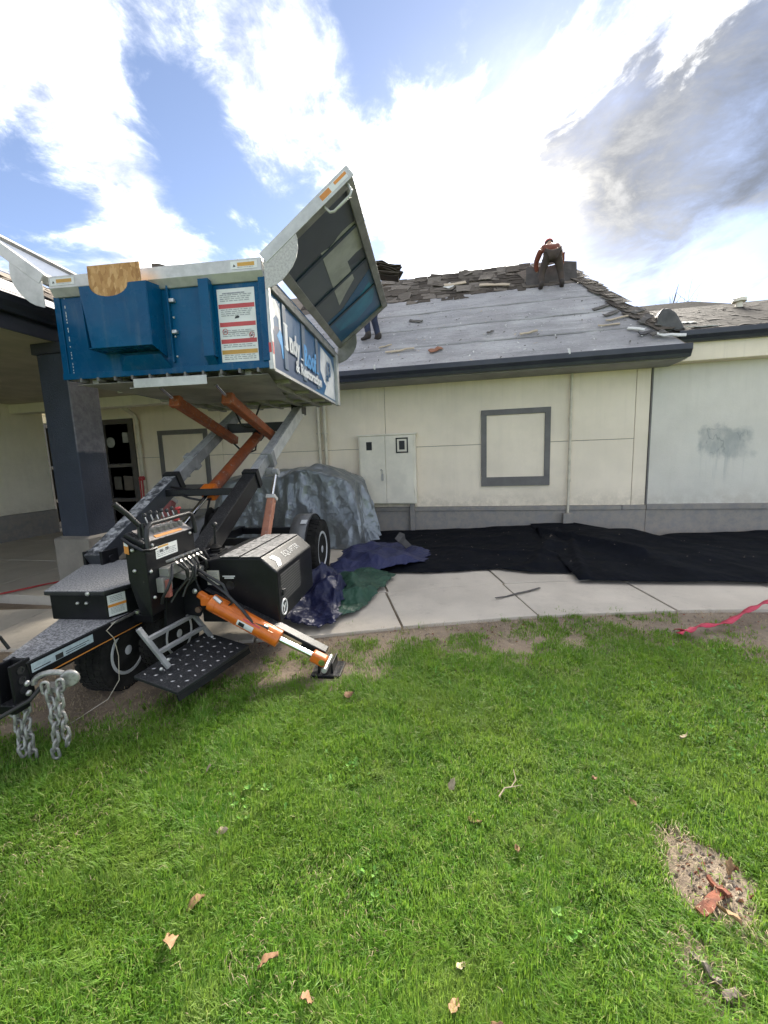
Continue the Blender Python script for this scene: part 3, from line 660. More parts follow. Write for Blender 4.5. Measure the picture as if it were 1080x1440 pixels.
# coupler bracket with adjustment holes
br = MB().box((.09,-1.13,.37), (.105,-1.02,.60)).box((.175,-1.13,.37), (.19,-1.02,.60)).box((.105,-1.05,.37), (.175,-1.03,.60)).box((.0,-1.14,.34), (.195,-1.06,.39))
M_chain = mat('galvanised_chain', (.40, .39, .37), (.24, .235, .22), scale=40, rough=.5, metal=.55)
cp = tp('coupler', br, M_blk, bevel=.005)
hl = MB()
for z in (.445, .50, .555): hl.lathe((.1905,-1.08,z), (1,0,0), [(0,.020),(.004,.020),(.004,.013),(-.002,.013),(-.002,0)], 14)
tp('hole_rim', hl, M_ink, cp, smooth=True)
bolts([(.191,-1.06,.47), (.191,-1.06,.415)], (1,0,0), cp, .016)
tp('lunette_ring', MB().tube([(.02+.085*math.cos(q), -1.26+.085*math.sin(q), .43) for q in [2*PI*i/18 for i in range(18)]], .022, 10, True).box((-.02,-1.19,.40), (.07,-1.06,.46)), M_galv, cp, smooth=True)

tp('hoop', MB().tube([(-.06,-1.08,.62),(-.03,-1.16,.66),(.02,-1.24,.60),(.06,-1.27,.48),(.10,-1.26,.40),(.16,-1.20,.36),(.24,-1.10,.40),(.26,-1.02,.46)], .011, 8), M_hose, cp, smooth=True)
tp('hoop', MB().tube([(-.08,-.90,.58),(-.10,-.92,.66),(-.08,-1.02,.67),(-.02,-1.14,.60),(-.01,-1.2,.47)], .009, 8), M_hose, cp, smooth=True)
# shackle, hook plate and safety chains
hk = MB().tube([(.27+.07*math.cos(q), -1.0+.03*math.cos(q), .455+.045*math.sin(q)) for q in [PI*1.1*i/12-.1 for i in range(13)]], .016, 8)
hk.box((.22,-1.03,.40), (.34,-.97,.43)); hk.lathe((.36,-.975,.455), (.35,-.9,0), [(-.012,.042),(-.006,.048),(.006,.048),(.012,.042)], 18)
tp('shackle', hk, M_chain, cp, smooth=True, bevel=.003)
def link_mesh():
    L_, W_, r = .028, .0165, .0080
    pts = [(W_*math.cos(q), 0, (L_ if math.sin(q) >= 0 else -L_)*.62+W_*math.sin(q)*1.0) for q in [2*PI*(i+.5)/14 for i in range(14)]]
    return MB().tube(pts, r, 7, True).mesh('chain_link', M_chain)
lm = link_mesh()
for p in lm.polygons: p.use_smooth = True
for (x, y, z0, z1, sw) in ((.285,-1.05,.44,.03,.02), (.345,-1.02,.44,.07,-.015), (.12,-1.09,.33,.05,.012), (.165,-1.06,.33,.04,-.01)):
    k = int((z0-z1)/.047)
    first = link('safety_chain', lm, tr, True); first.location = (x, y, z0); first.rotation_euler = (0, 0, .3)
    for i in range(1, k+1):
        o = link('chain_link', lm, first, True)
        o.location = (sw*math.sin(i*.35), sw*.5*math.sin(i*.5+1), -.047*i); o.rotation_euler = (random.gauss(0, .12), random.gauss(0, .15), (PI/2 if i % 2 else 0)+random.gauss(0, .2))
tp('breakaway_cable', MB().tube([(.25,-.50,.575),(.236,-.56,.54),(.245,-.52,.47),(.235,-.49,.33),(.225,-.50,.16),(.17,-.55,.05),(.08,-.72,.008),(.05,-.80,.006)], .0028, 6), mat('dirty_cord', (.52, .47, .38)), smooth=True)

# --- steering wheels under the tongue
def tyre(name, c, r, wd, out=1, parent=None, lugs=True):
    """tyre with tread blocks and a dished rim; axis along x"""
    h = wd/2; c = Vector(c)
    prof = [(-h*.80, r*.60), (-h*.98, r*.72), (-h, r*.84), (-h*.90, r*.95), (-h*.70, r*.985), (h*.70, r*.985), (h*.90, r*.95), (h, r*.84), (h*.98, r*.72), (h*.80, r*.60)]
    wh = tp(name, MB().lathe(c, (1,0,0), prof, 40), M_rub, parent, smooth=True)
    tb = MB(); n = 34
    for i in range(n):
        for j, xx in enumerate((-.70, -.25, .22, .68)):
            q = 2*PI*(i+.5*(j % 2))/n; dr = Vector((0, math.cos(q), math.sin(q))); dt = Vector((0, -math.sin(q), math.cos(q)))
            pc = c+Vector((xx*h, 0, 0))+dr*r*.985
            tb.bar(pc-dt*r*.062, pc+dt*r*.062, h*.36, r*.035, up=dr)
    tp('tread', tb, M_rub, wh)
    s = out
    rm = [(s*h*.78, r*.62), (s*h*.86, r*.60), (s*h*.86, r*.54), (s*h*.68, r*.50), (s*h*.60, r*.28), (s*h*.68, r*.20), (s*h*.80, r*.12), (s*h*.82, 0)]
    tp('rim', MB().lathe(c, (1,0,0), rm, 32), M_rim, wh, smooth=True)
    nb = MB()
    for i in range(6):
        q = 2*PI*i/6; nb.cyl(c+Vector((s*h*.60, math.cos(q)*r*.36, math.sin(q)*r*.36)), c+Vector((s*h*.76, math.cos(q)*r*.36, math.sin(q)*r*.36)), r*.035, 8)
    tp('lug_nuts', nb, M_bolt, wh, smooth=True)
    return wh
tyre('front_wheel', (.07, -.30, .275), .275, .20)
tyre('front_wheel', (.30, -.02, .275), .275, .16)
tp('axle_fork', MB().box((-.10,-.36,.28), (-.06,-.24,.56)).box((.19,-.12,.26), (.215,.05,.56)).box((-.10,-.34,.50), (.40,-.2,.56)), M_blk, bevel=.006)

# --- battery box on the tongue
bb = tp('battery_box', MB().prism([(-.215,-.49,.582),(.19,-.49,.582),(.245,-.36,.582),(.36,.02,.582),(.36,.30,.582),(-.60,.30,.582)], (0,0,.175)), M_blk, bevel=.008)
tp('lid', MB().prism([(-.235,-.51,.757),(.20,-.51,.757),(.262,-.37,.757),(.375,.01,.757),(.375,.32,.757),(-.63,.32,.757)], (0,0,.032)), M_blkd, bb, bevel=.008)
bolts([(.09,-.511,.772)], (0,-1,0), bb, .015); bolts([(-.01,-.491,.70), (.055,-.491,.70)], (0,-1,0), bb, .011); bolts([(.30,-.235,.70)], (.95,-.3,0), bb, .010)
def quad(o, ex, ey, wd, h, n_=.0012):
    o, ex, ey = Vector(o), Vector(ex).normalized(), Vector(ey).normalized(); nn = ex.cross(ey)*n_
    return MB().prism([o, o+ex*wd, o+ex*wd+ey*h, o+ey*h], nn)
def label_lines(o, ex, ey, wd, h, n_, parent, mt=None, off=.0016):
    """rows of small unreadable print"""
    o, ex, ey = Vector(o), Vector(ex).normalized(), Vector(ey).normalized(); nn = ex.cross(ey); mb = MB(); rr = random.Random(n_*7+int(wd*1000))
    for i in range(n_):
        y = h*(i+.5)/n_; x = 0
        while x < wd*.93:
            l = rr.uniform(.06, .2)*wd; l = min(l, wd-x)
            mb.prism([o+nn*off+ex*x+ey*y, o+nn*off+ex*(x+l)+ey*y, o+nn*off+ex*(x+l)+ey*(y+h*.42/n_), o+nn*off+ex*x+ey*(y+h*.42/n_)], nn*.0006); x += l+.03*wd
    return tp('label_print', mb, mt or M_stkg, parent)
eL = Vector((.055, .13, 0)).normalized()
oL = Vector((.19,-.49,.60))+eL*.012+Vector((.9,-.4,0)).normalized()*.002
lb = tp('warning_label', quad(oL, eL, (0,0,1), .115, .145), M_stk, bb)
tp('label_band', quad(oL+Vector((.001,-.0005,.062)), eL, (0,0,1), .115, .018, .0018), M_stko, lb)
label_lines(oL+eL*.015+Vector((0,0,.09)), eL, (0,0,1), .085, .045, 4, lb, off=.0018); label_lines(oL+eL*.015+Vector((0,0,.012)), eL, (0,0,1), .085, .045, 5, lb, off=.0018)

# --- operator console
U = .50
cs = tp('console', MB().prism([(.385,-.50,.86),(.385,-.50,1.165),(.40,-.50,1.17),(U,-.47,1.095),(U,-.47,.60),(.42,-.47,.60)], (0,.56,0)), M_blk, bevel=.008)
tp('gauge_panel', quad((U+.0005,-.44,1.098), (0,1,0), (-.8,0,.6), .50, .125, .003), mat('panel_grey', (.30, .27, .26), (.18, .165, .16), scale=30, rough=.5), cs)
tp('panel_strip', quad((U-.008,-.34,1.107), (0,1,0), (-.8,0,.6), .30, .022, .005), M_stko, cs)
lv = MB()
for i in range(6):
    y = -.30+.06*i; b0 = Vector((.43, y, 1.155)); tip = Vector((.40, y-.005, 1.255+.01*(i % 2)))
    lever = tp('lever', MB().cyl(b0, tip, .0055, 8), M_steel, cs, smooth=True)
    tp('knob', MB().lathe(tip, (0,0,1), [(-.012,.004),(-.004,.013),(.008,.014),(.018,.008),(.02,0)], 12), M_dark, lever, smooth=True)
    tp('valve_section', MB().box((.415, y-.013, 1.135), (.465, y+.013, 1.17)), M_galvd, cs, bevel=.003)
for y, z in ((.00, 1.17), (.03, 1.25)):
    tp('stop_knob', MB().cyl((.43, y, z-.05), (.43, y, z), .008, 8).lathe((.43, y, z), (-.2,0,1), [(0,.010),(.006,.022),(.018,.022),(.024,.014),(.025,0)], 14), M_red, cs, smooth=True)
gd = tp('guard_rail', MB().tube([(.515,-.46,1.03),(.515,-.46,1.13),(.512,-.445,1.19),(.51,-.40,1.215),(.51,.02,1.225),(.51,.065,1.21),(.51,.085,1.17),(.515,.09,1.06)], .016, 10), M_dark, cs, smooth=True)
tp('bracket', MB().tube([(.385,-.515,1.14),(.44,-.515,1.10),(.51,-.50,1.055),(.53,-.46,1.05),(.53,-.40,1.05)], .011, 8), M_blk, cs, smooth=True)
tp('jack_handle', MB().tube([(.46,-.40,1.17),(.41,-.47,1.29),(.375,-.53,1.365)], [.017,.017,.02], 10), M_dark, cs, smooth=True)
tp('post', MB().tube([(.47,-.42,1.10),(.47,-.42,1.22)], .014, 8).tube([(.455,-.44,1.12),(.455,-.44,1.20)], .012, 8), M_dark, cs, smooth=True)
pl_ = tp('control_label', quad((U+.001,-.37,.965), (0,1,0), (0,0,1), .235, .085), M_stk, cs)
label_lines((U+.001,-.36,.97), (0,1,0), (0,0,1), .21, .05, 4, pl_, off=.0016)
tp('label_band', quad((U+.001,-.345,1.036), (0,1,0), (0,0,1), .11, .012, .0018), M_stky, pl_)
tp('label_print', quad((U+.001,-.33,1.005), (0,1,0), (0,0,1), .035, .018, .0018).prism([(U+.002,-.27,1.008),(U+.002,-.235,1.008),(U+.002,-.235,1.026),(U+.002,-.27,1.026)], (.001,0,0)), M_ink, pl_)
tp('caution_label', MB().prism([(.384,-.502,1.04),(.415,-.502,1.03),(.415,-.502,1.12),(.384,-.502,1.13)], (0,-.0015,0)), M_stko, cs)
tp('label_print', MB().prism([(.387,-.5036,1.09),(.412,-.5036,1.083),(.412,-.5036,1.115),(.387,-.5036,1.122)], (0,-.001,0)), M_stk, cs)
bolts([(U+.001,-.40,1.07),(U+.001,.03,1.07),(U+.001,-.44,.90),(U+.001,.04,.88),(U+.001,-.43,.72)], (1,0,0), cs, .012)
bolts([(.44,-.50,1.06),(.43,-.49,.92)], (0,-1,0), cs, .012)
# valve block, fittings and hoses under the panel
vb = tp('valve_block', MB().box((U,-.36,.84), (U+.07,.0,.90)).box((U,-.40,.74), (U+.05,-.30,.84)).prism([(U+.02,-.24,.80),(U+.12,-.24,.77),(U+.12,.03,.77),(U+.02,.03,.80)], (-.012,0,.05)), M_galvd, bevel=.004)
tp('pressure_valve', MB().box((U+.03,-.38,.70), (U+.075,-.345,.82)), mat('dull_red', (.30, .10, .08), rough=.5), vb, bevel=.003)
for i in range(7):
    y = -.30+.05*i
    tp('fitting', MB().cyl((U+.06,y,.895), (U+.10,y,.925), .012, 8).cyl((U+.02,y,.93), (U+.07,y+.02,.945), .010, 8), M_steel if i % 2 else M_galvd, vb, smooth=True)
rr = random.Random(4)
for i in range(9):
    y = -.34+.05*i; a = Vector((U+.09, y, .92)); b = Vector((U+.04+rr.uniform(-.02,.05), y+rr.uniform(-.1,.15), .66+rr.uniform(-.05,.1)))
    m_ = (a+b)/2+Vector((rr.uniform(.03,.07), rr.uniform(-.06,.06), rr.uniform(-.05,.03)))
    tp('hose', MB().tube([a, a.lerp(m_, .6)+Vector((.02,0,.015)), m_, m_.lerp(b, .6)+Vector((-.01,0,0)), b], .010, 7), M_hose, smooth=True)
tp('lower_cover', MB().prism([(U-.01,-.33,.46),(U+.015,-.33,.70),(U+.015,.09,.70),(U-.01,.09,.46)], (-.02,0,0)).bar((U+.02,-.33,.70),(U+.02,.09,.705),.02,.03), M_blk, bevel=.003)
# --- steps and platform
st = tp('ladder', MB().bar((.47,-.57,.56),(.60,-.50,.26),.035,.022,up=(1,0,0)), M_arm, bevel=.004)
tp('stile', MB().bar((.47,-.07,.53),(.62,.03,.20),.035,.022,up=(1,0,0)), M_arm, st, bevel=.004)
for t_ in (.28, .62):
    a = Vector((.47,-.57,.56)).lerp(Vector((.60,-.50,.26)), t_); b = Vector((.47,-.07,.53)).lerp(Vector((.62,.03,.20)), t_)
    tp('rung', MB().bar(a, b, .03, .028), M_arm, st, bevel=.004)
bolts([(.59,-.49,.31),(.57,-.54,.27),(.62,.0,.24)], (1,-.2,0), st, .012)
P0, P1, P2, P3 = Vector((.42,-.60,.25)), Vector((.77,-.68,.20)), Vector((.945,-.05,.20)), Vector((.53,.07,.25))
pf = tp('platform', MB().prism([P0, P1, P2, P3], (0,0,-.022)), mat('worn_platform', (.018,.019,.021), rough=.5, bump=.05, dust=(.46,.82,110), dcol=(.20,.20,.205)), bevel=.003)
du = MB()
for i in range(9):
    for j in range(5):
        c = P0.lerp(P3, (i+.7+.3*(j % 2))/9.8).lerp(P1.lerp(P2, (i+.7+.3*(j % 2))/9.8), (j+.6)/5.2); a = .6*(1 if (i+j) % 2 else -1)
        d = Vector((math.cos(a), math.sin(a), 0))*.018; s = Vector((-d.y, d.x, 0))*.35; up = Vector((0,0,.005))
        du.add([c-d, c-s, c+d, c+s, c+up], [(0,1,4),(1,2,4),(2,3,4),(3,0,4)])
tp('tread_pattern', du, M_arml, pf, kind='stuff')
tp('apron', MB().prism([P1+Vector((0,0,-.022)), P2+Vector((0,0,-.022)), P2+Vector((.01,0,-.06)), P1+Vector((.01,0,-.06))], (-.01,0,0)), M_blk, pf)

# --- engine cover
ev = [(.56,0,.36),(.56,0,.84),(.74,0,.875),(1.07,0,.875),(1.19,0,.765),(1.19,0,.36)]
eng = tp('engine_cover', MB().prism(ev, (0,.90,0)), M_blk, bevel=.012)
M_dtop = mat('dusty_lid', (.018, .019, .021), rough=.5, dust=(.28, .66, 30), dcol=(.40, .39, .375))
tp('top_panel', MB().prism([(.745,-.01,.877),(.90,-.01,.879),(.90,.88,.879),(.745,.88,.877)], (0,0,.012)).prism([(.915,-.012,.878),(1.068,-.012,.878),(1.068,.88,.878),(.915,.88,.878)], (0,0,.010)), M_dtop, eng, bevel=.003)
gr = MB(); hx = 1.1905
for i in range(22):
    for j in range(11):
        y = .07+.021*i+(.0105 if j % 2 else 0); z = .50+.022*j
        q = [2*PI*a/6 for a in range(6)]
        gr.add([(hx, y+.0075*math.cos(a), z+.0075*math.sin(a)) for a in q], [tuple(range(6))])
tp('grille_holes', gr, mat('grille_hole', (.16, .155, .15), rough=.7), eng, kind='stuff')
cz = Vector((.12, 0, -.11)).normalized()
Mc = frame_m(Vector((1.145, .30, .8065))+Vector((.11,0,.12)).normalized()*.002, (0,1,0), -cz)
text('lettering', 'EQUIPTER', .074, mat('lettering_grey', (.36,.36,.36), rough=.5), eng, Mc, sx=1.15, bold=.0005)
em = [(0,-.045),(.05,-.045),(.05,0),(.085,0),(.03,.05),(-.03,0),(0,0)]
tp('emblem', MB().prism([(Vector((1.135, .15, .8155))+Vector((.11,0,.12)).normalized()*.002+Vector((0,a,0))+cz*(-b)) for a, b in ((-.07,-.05),(.0,-.05),(.06,.0),(.02,.055),(-.06,.055),(-.02,.0))], (.001,0,.001)), M_stk, eng)
tp('emblem', MB().tube([(hx+.001, .10+.055*math.cos(q), .455+.060*math.sin(q)) for q in [2*PI*i/24 for i in range(24)]], .007, 6, True), M_stk, eng, smooth=True)
tp('emblem', MB().bar((hx+.001,.075,.48),(hx+.001,.10,.45),.014,.003,up=(1,0,0)).bar((hx+.001,.125,.48),(hx+.001,.09,.42),.014,.003,up=(1,0,0)), M_stk, eng)
tp('rocker_switch', MB().box((hx-.002,.075,.555), (hx+.012,.125,.60)), M_dark, eng, bevel=.003)
lb = tp('warning_label', quad((.63,-.0015,.665), (1,0,0), (0,0,1), .10, .115), mat('label_cream', (.52, .50, .44)), eng)
label_lines((.638,-.0015,.675), (1,0,0), (0,0,1), .08, .09, 6, lb)
tp('label_print', quad((.755,-.0015,.73), (1,0,0), (0,0,1), .10, .008), M_stk, eng)
tp('label_print', quad((.77,-.0015,.715), (1,0,0), (0,0,1), .075, .010), M_stk, eng)
tp('exhaust_port', MB().lathe((.81,0,.66), (0,-1,0), [(0,.034),(.004,.034),(.004,.024),(.001,0)], 18), M_dark, eng, smooth=True)

# --- outrigger with its cylinder
og = tp('outrigger', MB().bar((.60,.0,.60),(1.54,-.05,.135),.09,.10), M_blk, bevel=.006)
tp('hinge_plate', MB().prism([(.50,-.13,.80),(.60,-.13,.78),(.68,-.13,.56),(.62,-.13,.46),(.50,-.13,.48)], (0,.02,0)), M_blk, og, bevel=.004)
tp('hinge_plate', MB().prism([(.50,.09,.80),(.60,.09,.78),(.68,.09,.56),(.62,.09,.46),(.50,.09,.48)], (0,.02,0)), M_blk, og, bevel=.004)
bolts([(.60,-.131,.66)], (0,-1,0), og, .02)
tp('pivot_pin', MB().cyl((.62,-.15,.52), (.62,.13,.52), .022, 12), mat('rusty_pin', (.16, .10, .07), rough=.6, metal=.4), og, smooth=True)
ft = tp('foot_pad', MB().box((1.45,-.16,.004), (1.67,.06,.03)).box((1.50,-.13,.03), (1.515,.03,.11)).box((1.60,-.13,.03), (1.615,.03,.11)), M_blk, og, bevel=.004)
tp('foot_bolt', MB().lathe((1.56,-.165,.075), (0,1,0), [(-.012,.0),(-.01,.02),(.0,.022),(.2,.022)], 12), M_bolt, ft, smooth=True)
cy = tp('outrigger_cylinder', MB().cyl((.75,-.15,.575), (1.215,-.15,.315), .060, 20), M_or, smooth=True)
dcy = (Vector((1.215,-.15,.315))-Vector((.75,-.15,.575))).normalized()
tp('gland', MB().lathe(Vector((1.215,-.15,.315))-dcy*.035, dcy, [(0,.064),(.055,.064),(.06,.04)], 20), M_or, cy, smooth=True)
tp('gland', MB().lathe(Vector((.75,-.15,.575)), dcy, [(-.02,.02),(-.018,.064),(.03,.064)], 20), M_or, cy, smooth=True)
tie = MB()
for q in (.8, 2.4, 4.0, 5.6):
    o_ = Vector((0, math.cos(q), 0))*.058+Vector((.49, 0, .87))*.058*math.sin(q); tie.cyl(Vector((.75,-.15,.575))+o_, Vector((1.215,-.15,.315))+o_, .006, 6)
tp('tie_rod', tie, M_or, cy, smooth=True)
tp('clevis', MB().box((.66,-.18,.56), (.74,-.12,.63)).bar((.64,-.15,.65),(.75,-.15,.575),.05,.05), M_or, cy, bevel=.012)
tp('piston_rod', MB().cyl((1.22,-.15,.312), (1.49,-.15,.175), .022, 14), M_chrome, cy, smooth=True)
tp('rod_end', MB().bar((1.47,-.15,.186),(1.575,-.15,.132),.075,.075), M_or, cy, bevel=.015)
tp('bearing', MB().lathe((1.55,-.19,.145), (0,1,0), [(0,.0),(0,.024),(.08,.024)], 14), M_chrome, cy, smooth=True)
nrm = Vector((.49,0,.87)).normalized()
def cyl_lab(s0, s1, a0, a1, mt, nm, rr=.0612):
    b0 = Vector((.75,-.15,.575)); mb = MB(); f = Vector((0,-1,0)); k = 8
    vs = []
    for s in (s0, s1):
        for i in range(k+1):
            a = a0+(a1-a0)*i/k; vs.append(b0+dcy*s+(f*math.cos(a)+nrm*math.sin(a))*rr)
    return tp(nm, mb.add(vs, [(i, i+1, i+k+2, i+k+1) for i in range(k)]), mt, cy)
cyl_lab(.23, .36, -.55, .25, M_stk, 'warning_label'); cyl_lab(.26, .40, .45, .85, M_stkr, 'label_band'); cyl_lab(.245, .29, -.45, .1, M_ink, 'label_print', .0618)
lo_ = Vector((1.12,-.096,.335)); e1 = (Vector((1.54,-.05,.135))-Vector((.60,0,.60))).normalized()
lb = tp('outrigger_label', MB().prism([Vector((1.18,-.0775,.29)), Vector((1.18,-.0775,.29))+e1*.20, Vector((1.18,-.0775,.29))+e1*.20+Vector((.02,0,.042)), Vector((1.18,-.0775,.29))+Vector((.02,0,.042))], (0,-.0015,0)), mat('label_tan', (.50, .42, .27)), og)
tp('hose', MB().tube([(.50,-.10,.82),(.62,-.12,.80),(.74,-.15,.74),(.86,-.17,.66),(.98,-.18,.54),(1.06,-.19,.44),(1.17,-.18,.395)], .011, 8), M_hose, smooth=True)
tp('hose', MB().tube([(.52,-.12,.83),(.66,-.14,.82),(.84,-.16,.72),(.90,-.16,.58),(.84,-.17,.545),(.79,-.18,.61)], .011, 8), M_hose, smooth=True)
tp('hose_fitting', MB().cyl((.775,-.175,.63), (.83,-.185,.59), .017, 10), M_bolt, cy, smooth=True); tp('hose_fitting', MB().cyl((1.13,-.175,.41), (1.21,-.16,.36), .016, 10), M_bolt, cy, smooth=True)

# --- rear wheels under round fenders
for s in (1, -1):
    tyre('rear_wheel', (s*.80, 2.32, .40), .40, .27, out=s)
    fn = MB(); k = 22; r_ = .475
    arc = [(2.32+r_*math.cos(q), .40+r_*math.sin(q)) for q in [R(-5)+R(190)*i/k for i in range(k+1)]]
    xa, xb = (.60, .815) if s > 0 else (-.815, -.60)
    vs = [(x, y, z) for x in (xa, xb) for y, z in arc]
    fn.add(vs, [(i, i+1, i+k+2, i+k+1) for i in range(k)])
    fd = tp('fender', fn, mat('fender_grey', (.17, .17, .172), (.13, .13, .13), scale=5, rough=.45), smooth='all', solid=.012)
    lip = MB().tube([(xb if s > 0 else xa, y, z) for y, z in arc], .010, 6); tp('fender_lip', lip, M_blk, fd, smooth=True)
    if s > 0: tp('fender_label', MB().prism([(.72,2.10,.834),(.80,2.10,.834),(.80,2.02,.797),(.72,2.02,.797)], (0,-.001,.002)), M_stk, fd)
# --- lifting arms
def arm(s):
    x = s*.45; q0, q1 = Vector((x, .22, .83)), Vector((x, 3.14, 2.36)); d = (q1-q0).normalized(); L_ = (q1-q0).length
    lo = tp('lift_arm', MB().bar(q0-d*.06, q0+d*1.28, .135, .165), M_blk if s > 0 else mat('arm_slate', (.045, .05, .058), (.03, .033, .04), scale=5, rough=.4, dust=(.4, .62, 16)), bevel=.006)
    tp('arm_collar', MB().bar(q0+d*1.22, q0+d*1.30, .165, .20), M_blk, lo, bevel=.006)
    tp('inner_tube', MB().bar(q0+d*1.2, q0+d*(L_+.02), .095, .125), M_arm, lo, bevel=.005)
    tp('outer_rail', MB().bar(q0+d*1.72+Vector((s*.062,0,-.012)), q0+d*(L_)+Vector((s*.062,0,-.012)), .03, .15), M_arml if s > 0 else M_arm, lo, bevel=.004)
    tp('rail_clamp', MB().bar(q0+d*1.70+Vector((s*.03,0,-.02)), q0+d*1.80+Vector((s*.03,0,-.02)), .13, .19), M_arm, lo, bevel=.005)
    tp('pivot_lug', MB().box((x-.09,.14,.62), (x-.065,.32,.90)).box((x+.065,.14,.62), (x+.09,.32,.90)), M_blk, lo, bevel=.005)
    tp('pivot_pin', MB().cyl((x-.11,.23,.82), (x+.11,.23,.82), .035, 16), M_blk, lo, smooth=True)
    tp('end_bracket', MB().box((x-.08,3.0,2.26), (x+.08,3.22,2.40)), M_blk, lo, bevel=.006)
    # lift ram beside the arm
    xx = s*.60; r0_, r1_ = Vector((xx, 1.16, .70)), Vector((xx, 1.46, 1.18)); tpv = Vector((xx, 1.64, 1.47))
    ram = tp('lift_ram', MB().bar(r0_, r1_, .085, .085, up=(1,0,0)), M_orp if s > 0 else mat('faded_red', (.30, .09, .085), rough=.5), bevel=.012)
    dd = (r1_-r0_).normalized()
    tp('gland', MB().bar(r1_-dd*.01, r1_+dd*.035, .105, .105, up=(1,0,0)), M_arml, ram, bevel=.006)
    tp('piston_rod', MB().cyl(r1_, tpv, .020, 12), M_chrome, ram, smooth=True)
    tp('rod_end', MB().cyl((xx-.035,tpv.y,tpv.z), (xx+.035,tpv.y,tpv.z), .04, 14).box((s*.52-.04,tpv.y-.03,tpv.z-.03), (s*.52+.06,tpv.y+.03,tpv.z+.05)), M_arm, ram, smooth=True, bevel=.004)
    # tilt ram under the box
    t0, t1, t2 = Vector((s*.29, 2.52, 1.89)), Vector((s*.29, 1.30, 2.24)), Vector((s*.29, 1.03, 2.36))
    tm = tp('tilt_ram', MB().bar(t0, t1, .10, .10), M_ord, bevel=.010)
    tp('ram_cap', MB().bar(t1, t1+(t1-t0).normalized()*.07, .12, .12), M_ord, tm, bevel=.012)
    tp('piston_rod', MB().cyl(t1, t2, .018, 12), M_chrome, tm, smooth=True)
arm(1); arm(-1)
tp('cross_tube', MB().bar((-.42,2.62,2.06),(.42,2.62,2.06),.12,.12), M_dark, bevel=.008)
tp('cross_tube', MB().bar((-.42,1.10,1.30),(.42,1.10,1.30),.07,.07), M_blk, bevel=.006)
mc = tp('main_ram', MB().cyl((.03,1.22,1.30), (.03,2.56,1.95), .065, 20), M_ord, smooth=True)
tp('ram_head', MB().bar((.03,1.14,1.262),(.03,1.26,1.32),.15,.15), M_or, mc, bevel=.02)
tp('piston_rod', MB().cyl((.03,.42,.90), (.03,1.2,1.29), .024, 14), M_chrome, mc, smooth=True)
tp('ram_eye', MB().bar((.03,2.50,1.92),(.03,2.66,2.0),.11,.13), M_dark, mc, bevel=.02)
for (a, b, c_, d_) in (((-.35,1.12,1.32),(-.1,1.02,1.25),(.05,1.15,1.22),(.10,1.22,1.27)), ((-.40,1.18,1.36),(-.15,1.1,1.33),(-.02,1.18,1.34),(.0,1.2,1.33)), ((.03,1.2,1.25),(.10,1.0,1.12),(.25,1.0,1.15),(.38,1.12,1.28)),
                      ((.34,2.45,1.9),(.40,2.40,1.74),(.33,2.50,1.72),(.36,2.6,1.9)), ((-.30,2.5,1.85),(-.15,2.45,1.72),(.0,2.5,1.75),(.03,2.5,1.88)), ((0,1.9,2.34),(.06,2.0,2.05),(.15,2.1,2.02),(.2,2.3,2.32))):
    tp('hose', MB().tube([a, Vector(a).lerp(Vector(b), .6), b, Vector(b).lerp(Vector(c_), .5)+Vector((0,0,-.015)), c_, d_], .012, 8), M_hose, smooth=True)
tp('hose_reel', MB().lathe((.20,.95,1.0), (1,.15,0), [(-.05,.15),(-.04,.16),(-.03,.10),(.03,.10),(.04,.16),(.05,.15)], 24), M_rub, smooth=True)
gs = tp('drive_lever', MB().tube([(.56,.28,.92),(.58,.26,1.08)], .010, 8).lathe((.58,.258,1.09), (0,0,1), [(-.02,.008),(-.01,.022),(.01,.024),(.025,.012),(.026,0)], 14), M_dark, smooth=True)
bw = [(0,.05)];
for i in range(5): bw += [(.012+.022*i,.05),(.02+.022*i,.038)]
tp('bellows', MB().lathe((.56,.28,.80), (0,0,1), bw+[(.13,.02)], 18), M_rub, gs, smooth=True)
tp('fuel_tank', MB().box((-.40,.35,.62), (.40,.80,.78)), M_blk, bevel=.02)
tp('manifold', MB().box((.36,.30,.58), (.56,.62,.74)).cyl((.58,.20,.80),(.58,.20,.86),.04,14), M_blk, bevel=.01)

# ------------------------------------------------------------------ debris box
BX, V0, V1, ZB, ZT = 1.0, .70, 3.26, 2.41, 3.20
bx = MB()
bx.box((-BX, V0, ZB), (BX, V0+.004, ZT)).box((-BX, V1-.004, ZB), (BX, V1, ZT)).box((-BX, V0+.004, ZB), (-BX+.004, V1-.004, ZT)).box((BX-.004, V0+.004, ZB), (BX, V1-.004, ZT))
box_ = tp('box_wall', bx, M_blue)
tp('box_floor', MB().box((-BX+.005, V0+.005, ZB+.003), (BX-.005, V1-.005, ZB+.012)), M_under)
un = MB()
for x in (-.75, -.5, -.16, .16, .5, .75): un.box((x-.03, V0+.06, ZB-.045), (x+.03, V1-.05, ZB+.002))
for y in (1.3, 2.0, 2.7, 3.1): un.box((-.95, y-.03, ZB-.035), (.95, y+.03, ZB+.001))
tp('floor_beam', un, M_under, bevel=.004)
tp('floor_plate', MB().prism([(-.9, V0+.02, ZB-.05), (.95, V0+.02, ZB-.05), (.6, 2.2, ZB-.052), (-.6, 2.2, ZB-.052)], (0,0,.003)), M_under)
M_ribend = mat('rib_grey', (.15,.145,.14), rough=.6)
for i in range(11): x = -.82+.17*i; tp('rib_end', MB().box((x-.010, V0-.026, ZB-.035), (x+.010, V0+.06, ZB+.002)), M_ribend, box_)
tp('sill', MB().box((-BX, V0-.02, ZB-.005), (BX, V0-.001, ZB+.05)), M_blue, box_, bevel=.003)
